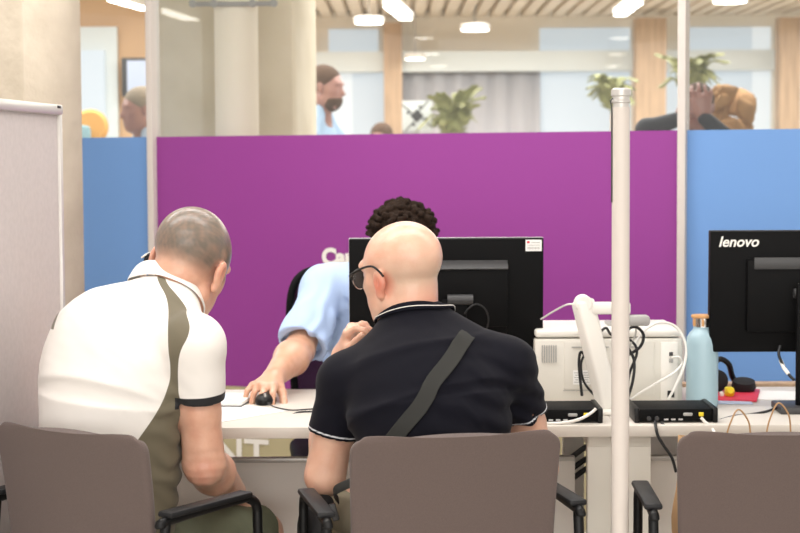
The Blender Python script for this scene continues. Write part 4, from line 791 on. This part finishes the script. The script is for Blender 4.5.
# ============ clerk in pale blue behind the desk
def clerk():
    Y0 = 5.80; pel = V((P(392, 300, 5.95).x, 5.95, .56)); wai = V((P(385, 300, 5.9).x, 5.88, .74)); che = V(P(378, 345, 5.8)); uch = V(P(382, 300, 5.74)); nb = V(P(397, 272, 5.70))
    shR = V(P(324, 288, 5.72)); shL = V(P(448, 300, 5.74)); elR = V(P(299, 350, 5.50)); wrR = V(P(273, 377, 5.25)); elL = V(P(478, 360, 5.55)); wrL = V(P(440, 385, 5.32)); elR[2] = max(elR[2], ZK + .05); wrR[2] = ZK + .062; wrL[2] = ZK + .045; elL[2] = ZK + .06
    hc = P(403, 246.5, 5.68); Fm = frame(R(180 + 2), R(14), 0); ho, L = head_ops(hc, Fm, 1.06)
    rt = nrm(shR - shL); secs = [(pel, -V((1, 0, 0)), .165, .11), (wai, -V((1, 0, 0)), .165, .12), (che, rt, .19, .12), (uch, rt, .17, .1), (nb, rt, .07, .065)]
    torso = loft(secs, None); trap = [cone(L(0, -.03, -.10), shL, .06, .055), cone(L(0, -.03, -.10), shR, .08, .066)]; neck = cone(L(0, -.03, -.03), nb, .057, .06)
    slL, hL, dL = sleeve(shL, elL, .8, .064, .08); slR, hR, dR = sleeve(shR, elR, .93, .07, .086)
    armL = arm_ops(shL, elL, wrL, (.05, .046, .046, .029)); armR = arm_ops(shR, elR, wrR, (.05, .05, .052, .032)); aL = uni([g for _, g, _ in armL[:2]], .01); aR = uni([g for _, g, _ in armR[:2]], .01)
    fold = snoise(41, 24); rad = lambda p, s: np.linalg.norm(p - V(s), axis=-1)
    ops = [('u', torso, .02), ('u', trap[0], .05), ('u', trap[1], .05), ('u', ell(shL, (.07, .068, .068)), .05), ('u', ell(shR, (.07, .068, .068)), .05), ('u', slL, .025), ('u', slR, .025),
        ('s', inter(off(aL, .012), plane(hL - dL * .03, -dL)), .003), ('s', inter(off(aR, .014), plane(hR - dR * .03, -dR)), .003), ('s', off(neck, .004), .01)]
    skinm = skin('light_skin', 'dfb095', 'd3a084', [('brow', '3a2c22', 600)])
    att = face_attrs(L, 1.04); att['brow'] = lambda p: .011 - np.minimum(np.abs((p - L(-.034, .09, .03)) @ Fm[:, 2]) * 2.2 + .5 * np.abs((p - L(-.034, .09, .03)) @ Fm[:, 0]), np.abs((p - L(.034, .09, .03)) @ Fm[:, 2]) * 2.2 + .5 * np.abs((p - L(.034, .09, .03)) @ Fm[:, 0])) - 1. * (((p - V(hc)) @ Fm[:, 1]) < .05) - 1. * (rad(p, hc) > .15)
    palm = V((float(MP.x) - .020, 5.125, ZK + .050))
    hnd = hand_ops(wrR, palm - wrR + V((-.012, -.02, -.012)), (0, -.1, 1), (1, 0, 0), [.5, .5, .55, .6], 1.16, (.75, .5, -.35), spread=.16, tc=.25)
    hip = [pel + V((-.10, -.03, -.045)), pel + V((.10, -.03, -.045))]; kn = [pel + V((-.14, -.43, -.03)), pel + V((.14, -.43, -.03))]; an = [V((k[0], k[1] + .03, .09)) for k in kn]; toe = [a + V((0, -.15, -.055)) for a in an]
    legs = leg_ops(hip[0], kn[0], an[0], toe[0]) + leg_ops(hip[1], kn[1], an[1], toe[1])
    body = [('u', off(torso, -.016), .02), ('u', off(trap[0], -.014), .03), ('u', off(trap[1], -.014), .03), ('u', neck, .02)] + ho + armL + armR + hnd + hand_ops(wrL, (-.4, -.9, -.1), (0, 0, 1), (-1, 0, 0), .35) + legs
    lo, hi = bounds([hc, elL, elR, wrL, palm, pel, kn[0], kn[1], toe[0], V((0.1, 5.6, .06))], .13)
    root = figure('clerk in a pale blue short-sleeved shirt with dark curly hair using the mouse', body, lo, hi, .0042, skinm, att)
    bl = mat('pale_blue_cotton', 'b4cbf0', .8, bump=.0002, bscale=900, var=.05, vscale=8)
    def wr(p): return .004 * fold(p) + .0042 * np.sin((p[..., 0] * .9 - .35 * p[..., 2]) * 85 + 3.6 * fold(p)) * np.clip((1.16 - p[..., 2]) * 5, .15, 1)
    mesh_sdf('shirt', ops + [('i', plane(pel + V((0, 0, -.03)), (0, 0, -1)), .006)], *bounds([nb, shL, shR, pel, hL, hR], .17), .005, bl, root, None, wr)
    collar('collar', root, nb * .6 + L(0, -.03, -.08) * .4, frame(R(180), R(14), 0), .066, .068, .03, .035, field(ops), bl, gap=.5, drop=.025)
    r_ = np.random.default_rng(3); hops = [('u', inter(ell(L(0, -.02, .045), (.100, .110, .092), Fm), lambda p: -((p - L(0, 0, 0)) @ nrm(Fm @ V((0, -.45, 1))) + .0), .02), .01)]
    for i in range(420):
        v = r_.normal(size=3); v /= np.linalg.norm(v)
        if v[2] < -.15 or (v[1] > .55 and v[2] < .45): continue
        k_ = r_.uniform(.98, 1.12); c = L(v[0] * .098 * k_, -.02 + v[1] * .105 * k_, .048 + v[2] * .085 * k_); hops.append(('u', ell(c, (.0105, .0105, .010)), .003))
    hm = mat('dark_curls', '2e2119', .95, var=.35, vscale=90, bump=.003, bscale=160)
    mesh_sdf('hair', hops, *bounds([hc], .17), .0035, hm, root)
    tr = [('u', off(loft([(pel + V((0, 0, -.05)), (1, 0, 0), .155, .11), (pel + V((0, 0, .01)), (1, 0, 0), .165, .108)], None), .003), .02)]
    for i in (0, 1): tr += [('u', cone(hip[i], kn[i], .094, .07), .03), ('u', cone(kn[i], an[i] + V((0, 0, .03)), .07, .058), .02)]
    mesh_sdf('trousers', tr + [('i', plane((0, 0, .07), (0, 0, -1)), .004)], *bounds([pel, kn[0], kn[1], an[0], an[1]], .13), .008, 'dgrey', root)
    shoes(root, list(zip(an, toe)), 'black')
    # mesh-backed task chair
    c = P(345, 300, 6.13); t = empty('task_chair', (c.x + .04, 6.08, 0), R(180 + 6), 'black mesh-backed office chair behind the clerk', 'chair'); zt = P(310, 268, 6.13).z
    fr = []
    for a in np.linspace(0, 2 * math.pi, 49)[:-1]:
        cx, cy = math.cos(a), math.sin(a); ex = 2 / 5; x = abs(cx) ** ex * (1 if cx > 0 else -1) * .235; z = abs(cy) ** ex * (1 if cy > 0 else -1) * .28; fr.append(Vector((x * (1 - .06 * (z < 0)), -.02 - .05 * (1 - (x / .235) ** 2), zt - .28 + z)))
    MB().tube(fr + [fr[0]], .014, 10).build('back_frame', 'black2', t)
    ms = mat('black_mesh', '2a252b', .9); ms.node_tree.nodes['Principled BSDF'].inputs['Alpha'].default_value = .72
    b = MB(); vs = [b.bm.verts.new(v) for v in fr]; b.bm.faces.new(vs); o = b.build('mesh_panel', ms, t); o.modifiers.new('s', 'SOLIDIFY').thickness = .002
    MB().box((0, .22, .44), (.48, .46, .07), .03, seg=4).build('seat', 'black2', t); MB().lathe([(.03, .08), (.03, .42)], (0, .2, 0), 20).build('gas_column', 'black', t)
    MB().box((0, -.06, .55), (.06, .03, .35), .01).box((0, .04, .40), (.06, .24, .02), .005).build('back_support', 'black', t)
    for k in range(5):
        a = k * 2 * math.pi / 5; MB().tube([(0, .2, .1), (.28 * math.cos(a), .2 + .28 * math.sin(a), .07)], [.022, .014], 10).build('base_arm', 'black', t)
        MB().lathe([(.026, -.02), (.03, -.012), (.03, .012), (.026, .02)], (.28 * math.cos(a), .2 + .28 * math.sin(a), .031), 16, Matrix.Rotation(R(90), 3, 'X')).build('caster', 'black', t)
clerk()
# ============ people and plants beyond the glass
def stander(px, py_top, d, yaw, label, shirt_m, skin_m, hair_m, s=1.0, beard=False, pose='down', pants='dgrey', bald=False):
    top = P(px, py_top, d); hc = V((top.x, d, top.z - .125 * s)); H = float(top.z); k = H / 1.78; Fm = frame(R(yaw), R(4), 0); ho, L = head_ops(hc, Fm, s)
    fw, rt = Fm[:, 1] * V((1, 1, 0)), Fm[:, 0] * V((1, 1, 0)); at = lambda r, f, z: V((hc[0], hc[1], 0)) + rt * r + fw * f + up * z * k
    nb, uch, che, wai, pel = at(0, -.03, 1.48), at(0, -.03, 1.38), at(0, -.02, 1.25), at(0, -.01, 1.08), at(0, 0, .95)
    torso = loft([(pel, rt, .165, .11), (wai, rt, .155, .11), (che, rt, .18, .12), (uch, rt, .17, .10), (nb, rt, .07, .065)], None)
    shs = [at(-.19, -.03, 1.42), at(.19, -.03, 1.42)]; els = [at(-.25, -.03, 1.12), at(.25, -.03, 1.12)]; wrs = [at(-.22, .08, .9), at(.22, .08, .9)]
    if pose == 'raise': els[1] = at(.27, .10, 1.55); wrs[1] = at(.10, .17, 1.60); els[0] = at(-.19, .16, 1.46); wrs[0] = at(-.03, .20, 1.60)
    neck = cone(L(0, -.03, -.03), nb, .056, .06); core = [('u', torso, .02)] + [('u', cone(L(0, -.03, -.11), s_, .05, .05), .05) for s_ in shs]
    arms = arm_ops(shs[0], els[0], wrs[0]) + arm_ops(shs[1], els[1], wrs[1]); hands = []
    for i in (0, 1):
        dd = nrm(wrs[i] - els[i]); 
        if pose == 'raise': dd = nrm(V((0, 0, 1)) + rt * (-.5 if i else .1))
        hands += hand_ops(wrs[i], dd, fw * (1 if pose == 'raise' else 0) + rt * (1 if i else -1) * (0 if pose == 'raise' else 1), rt * (-1 if i else 1) if pose == 'raise' else fw, .35, 1.3 if pose == 'raise' else 1)
    hips = [at(-.1, 0, .93), at(.1, 0, .93)]; kns = [at(-.11, .02, .5), at(.11, .02, .5)]; ans = [at(-.11, 0, .09 / k), at(.11, 0, .09 / k)]; toes = [a + fw * .15 - up * .055 for a in ans]
    legs = leg_ops(hips[0], kns[0], ans[0], toes[0]) + leg_ops(hips[1], kns[1], ans[1], toes[1])
    body = [('u', off(o_[1], -.014), .03) for o_ in core] + [('u', neck, .02)] + ho + arms + hands + legs
    lo, hi = bounds([hc, els[0], els[1], wrs[0], wrs[1], toes[0], toes[1]], .17); lo[2] = -.03
    root = figure(label, body, lo, hi, .009, skin_m)
    so = core + [('u', off(cone(shs[i], els[i], .052, .05), .01), .03) for i in (0, 1)] + ([('u', off(cone(els[i], wrs[i], .045, .032), .008), .02) for i in (0, 1)] if pose == 'raise' else []) + [('s', off(neck, .003), .01), ('i', plane(pel, -up), .01)]
    mesh_sdf('jacket' if pose == 'raise' else 'shirt', so, lo, hi, .01, shirt_m, root)
    tr = [('u', off(g, .014), k_) for _, g, k_ in legs] + [('u', off(loft([(at(0, 0, .86), rt, .155, .105), (at(0, 0, .96), rt, .165, .11)], None), .006), .03), ('i', plane((0, 0, .08), -up), .004)]
    mesh_sdf('trousers', tr, lo, hi, .012, pants, root); shoes(root, list(zip(ans, toes)), 'black')
    if not bald:
        ho2 = [('u', inter(ell(L(0, -.02, .042), (.088, .104, .092), Fm), lambda p: -((p - L(0, 0, 0)) @ nrm(Fm @ V((0, -.6, 1))) + .005), .015), .01)]
        mesh_sdf('hair', ho2, *bounds([hc], .15), .006, hair_m, root)
    if beard: mesh_sdf('beard', [('u', inter(ell(L(0, .03, -.065), (.068, .073, .072), Fm), lambda p: np.maximum((p - L(0, 0, -.05)) @ Fm[:, 2], -((p - L(0, -.01, 0)) @ Fm[:, 1])), .01), .01)], *bounds([hc], .15), .006, hair_m, root)
    return L, at
hr1 = mat('brown_hair', '5a4638', .8, bump=.003, bscale=80); hr2 = mat('grey_hair', '9a8d7c', .8, bump=.003, bscale=80); sk = skin('background_skin', 'd9a58a', 'cd9678'); lb = mat('light_blue_shirt', 'a9c3de', .8); sb = mat('soft_blue_shirt', 'b9c9dc', .8)
dk = mat('charcoal_suit', '2e3138', .7)
stander(326, 66, 9.9, -110, 'bearded man in a blue shirt standing beyond the glass beside the concrete pillar', lb, sk, hr1, 1.0, True)
stander(139, 88, 9.6, 120, 'grey-haired person in a pale shirt beyond the glass beside the wall screen', sb, sk, hr2, .98)
stander(381, 124, 13.5, 160, 'brown-haired person barely showing above the purple panel near the patterned sign', sb, sk, hr1, .95)
stander(698, 84, 9.2, 172, 'man in a dark suit with both hands raised beyond the right partition post', dk, sk, hr1, 1.0, False, 'raise', 'dgrey')
# seated-height orange chair, screen, sign, plants
c = P(91, 135, 10.6); t = empty('lounge_chair', (c.x, 10.6, 0), 0, 'orange and teal high round-backed chair beyond the left blue panel', 'chair'); zt = P(95, 109, 10.6).z
MB().lathe([(.09, -.03), (.11, 0), (.09, .03)], (.0, 0, zt - .11), 32, Matrix.Rotation(R(90), 3, 'X')).build('backrest', 'orange', t); MB().box((-.06, -.06, zt - .22), (.14, .06, .24), .03).build('cushion', 'teal', t)
MB().box((0, -.1, .72), (.4, .42, .08), .03).build('seat', 'orange', t); MB().box((0, .02, (zt - .15 + .72) / 2), (.05, .03, zt - .15 - .70), .01).build('back_support', 'grey', t)
for sx in (-1, 1):
    for sy in (-1, 1): MB().tube([(sx * .16, -.1 + sy * .16, .7), (sx * .19, -.1 + sy * .2, 0)], .013, 8).build('leg', 'grey', t)
a, c = P(133, 57, 12.2), P(149, 96, 12.2); t = empty('wall_screen', ((a.x + c.x) / 2, 12.30, (a.z + c.z) / 2), 0, 'wall-mounted screen beyond the left partition post', 'screen')
MB().box((0, 0, 0), (.30, .05, a.z - c.z), .008).build('housing', 'dgrey', t); MB().box((.01, -.027, 0), (.24, .004, a.z - c.z - .04), .001).build('display', 'paperblue', t); MB().box((0, .06, 0), (.08, .08, .08), .004).build('bracket', 'dgrey', t)
a, c = P(402, 101, 13.0), P(432, 137, 13.0); w = c.x - a.x; t = empty('sign_board', ((a.x + c.x) / 2, 13.0, 0), 0, 'white square sign with a grey crossing-lines pattern beyond the purple panel', 'sign')
MB().box((0, 0, a.z - w / 2), (w, .02, w), .003).build('board', 'band', t); z0 = a.z - w / 2; b = MB(); s_ = .035
b.box((0, -.012, z0), (.07, .004, .07), 0, Matrix.Rotation(R(45), 3, 'Y'))
for q in range(4):
    M4 = Matrix.Rotation(R(90 * q + 12), 3, 'Y'); b.box(M4 @ Vector((.03, 0, .075)) + Vector((0, -.012, z0)), (.008, .003, .13), 0, M4 @ Matrix.Rotation(R(30), 3, 'Y')); b.box(M4 @ Vector((.07, 0, -.01)) + Vector((0, -.012, z0)), (.02, .003, .02), 0, M4)
b.build('pattern', 'dgrey', t, smooth=False); MB().box((0, .02, z0 / 2), (.04, .02, z0), .003).box((0, .02, .01), (.3, .2, .02), .003).build('stand', 'grey', t)
def palm(px, py, d, label, spread, n, m, hgt, seed):
    r_ = np.random.default_rng(seed); top = P(px, py, d); t = empty('potted_palm', (top.x, d, 0), 0, label, 'plant'); zt = float(top.z)
    MB().lathe([(.12, 0), (.16, .02), (.2, .4), (.2, .44), (.17, .44), (.16, .36)]).build('pot', 'band', t); MB().tube([(0, 0, .38), (.02, 0, zt * .4), (0, .0, zt - hgt)], .014, 8, smooth=4).build('stem', 'wood', t)
    for k in range(n):
        a = r_.uniform(0, 6.28); rr = r_.uniform(.5, 1) * spread; base = Vector((0, 0, zt - hgt * r_.uniform(.75, 1.15))); tip = Vector((rr * math.cos(a), rr * math.sin(a), zt - hgt * r_.uniform(-.0, .7))); mid = (base + tip) / 2 + Vector((0, 0, .10))
        ax = spline([base, mid, tip], 8); b = MB(); b.tube(ax, .003, 5)
        for i in range(3, len(ax)):
            dr = (ax[i] - ax[i - 1]).normalized(); sd = dr.cross(Vector((0, 0, 1))).normalized(); L_ = .11 * (1.1 - i / len(ax) * .6)
            for sg in (-1, 1):
                e = ax[i] + (sd * sg * .8 + dr * .7 - Vector((0, 0, .35))) * L_; w_ = dr * .009; b.bm.faces.new([b.bm.verts.new(v) for v in (ax[i] - w_, ax[i] * .5 + e * .5 - w_ * 1.6, e, ax[i] * .5 + e * .5 + w_ * 1.6, ax[i] + w_)])
        o = b.build('frond', m, t, smooth=False); o.modifiers.new('s', 'SOLIDIFY').thickness = .001
palm(453, 86, 12.6, 'yellow-green potted palm beyond the purple panel, right of the patterned sign', .24, 22, 'leaf', .42, 1)
palm(612, 74, 13.4, 'pale green potted plant beyond the glass behind the top of the white pole', .20, 16, 'leaf', .3, 2)
palm(690, 50, 12.8, 'tall green potted plant beyond the glass rising behind the dark-suited man', .26, 20, 'leaf', .36, 3)
c = P(728, 95, 9.9); t = empty('dried_plant', (c.x, 9.9, 0), 0, 'brown broad-leaved dried plant beyond the blue panel right of the suited man', 'plant'); r_ = np.random.default_rng(7)
MB().lathe([(.1, 0), (.13, .02), (.16, .5), (.15, .52), (.13, .5)]).build('pot', 'grey', t); MB().tube([(0, 0, .45), (0, 0, 1.55)], .012, 8).build('stem', 'wood', t)
for k in range(34):
    q = Vector((r_.uniform(-.12, .11), r_.uniform(-.08, .08), 1.58 + r_.uniform(0, .24))); an_ = r_.uniform(0, 6.28); ln = r_.uniform(.08, .12); dr = Vector((q.x * 2.5 + .02, q.y, .12)).normalized(); sd = (Vector((0, 1, 0)).cross(dr) + Vector((0, r_.uniform(-.5, .5), 0))).normalized()
    b = MB(); rows = []
    for u in np.linspace(0, 1, 7):
        wv = .085 * math.sin(math.pi * min(1, u * .9 + .08)) ; cen = q + dr * ln * (u - .3); rows.append([cen + sd * wv * v + Vector((0, -.015 * (1 - v * v), 0)) for v in (-1, -.5, 0, .5, 1)])
    b.grid(rows); b.tube([Vector((0, 0, 1.45)), q - dr * ln * .28], .003, 5); o = b.build('leaf', 'dry', t); o.modifiers.new('s', 'SOLIDIFY').thickness = .0015
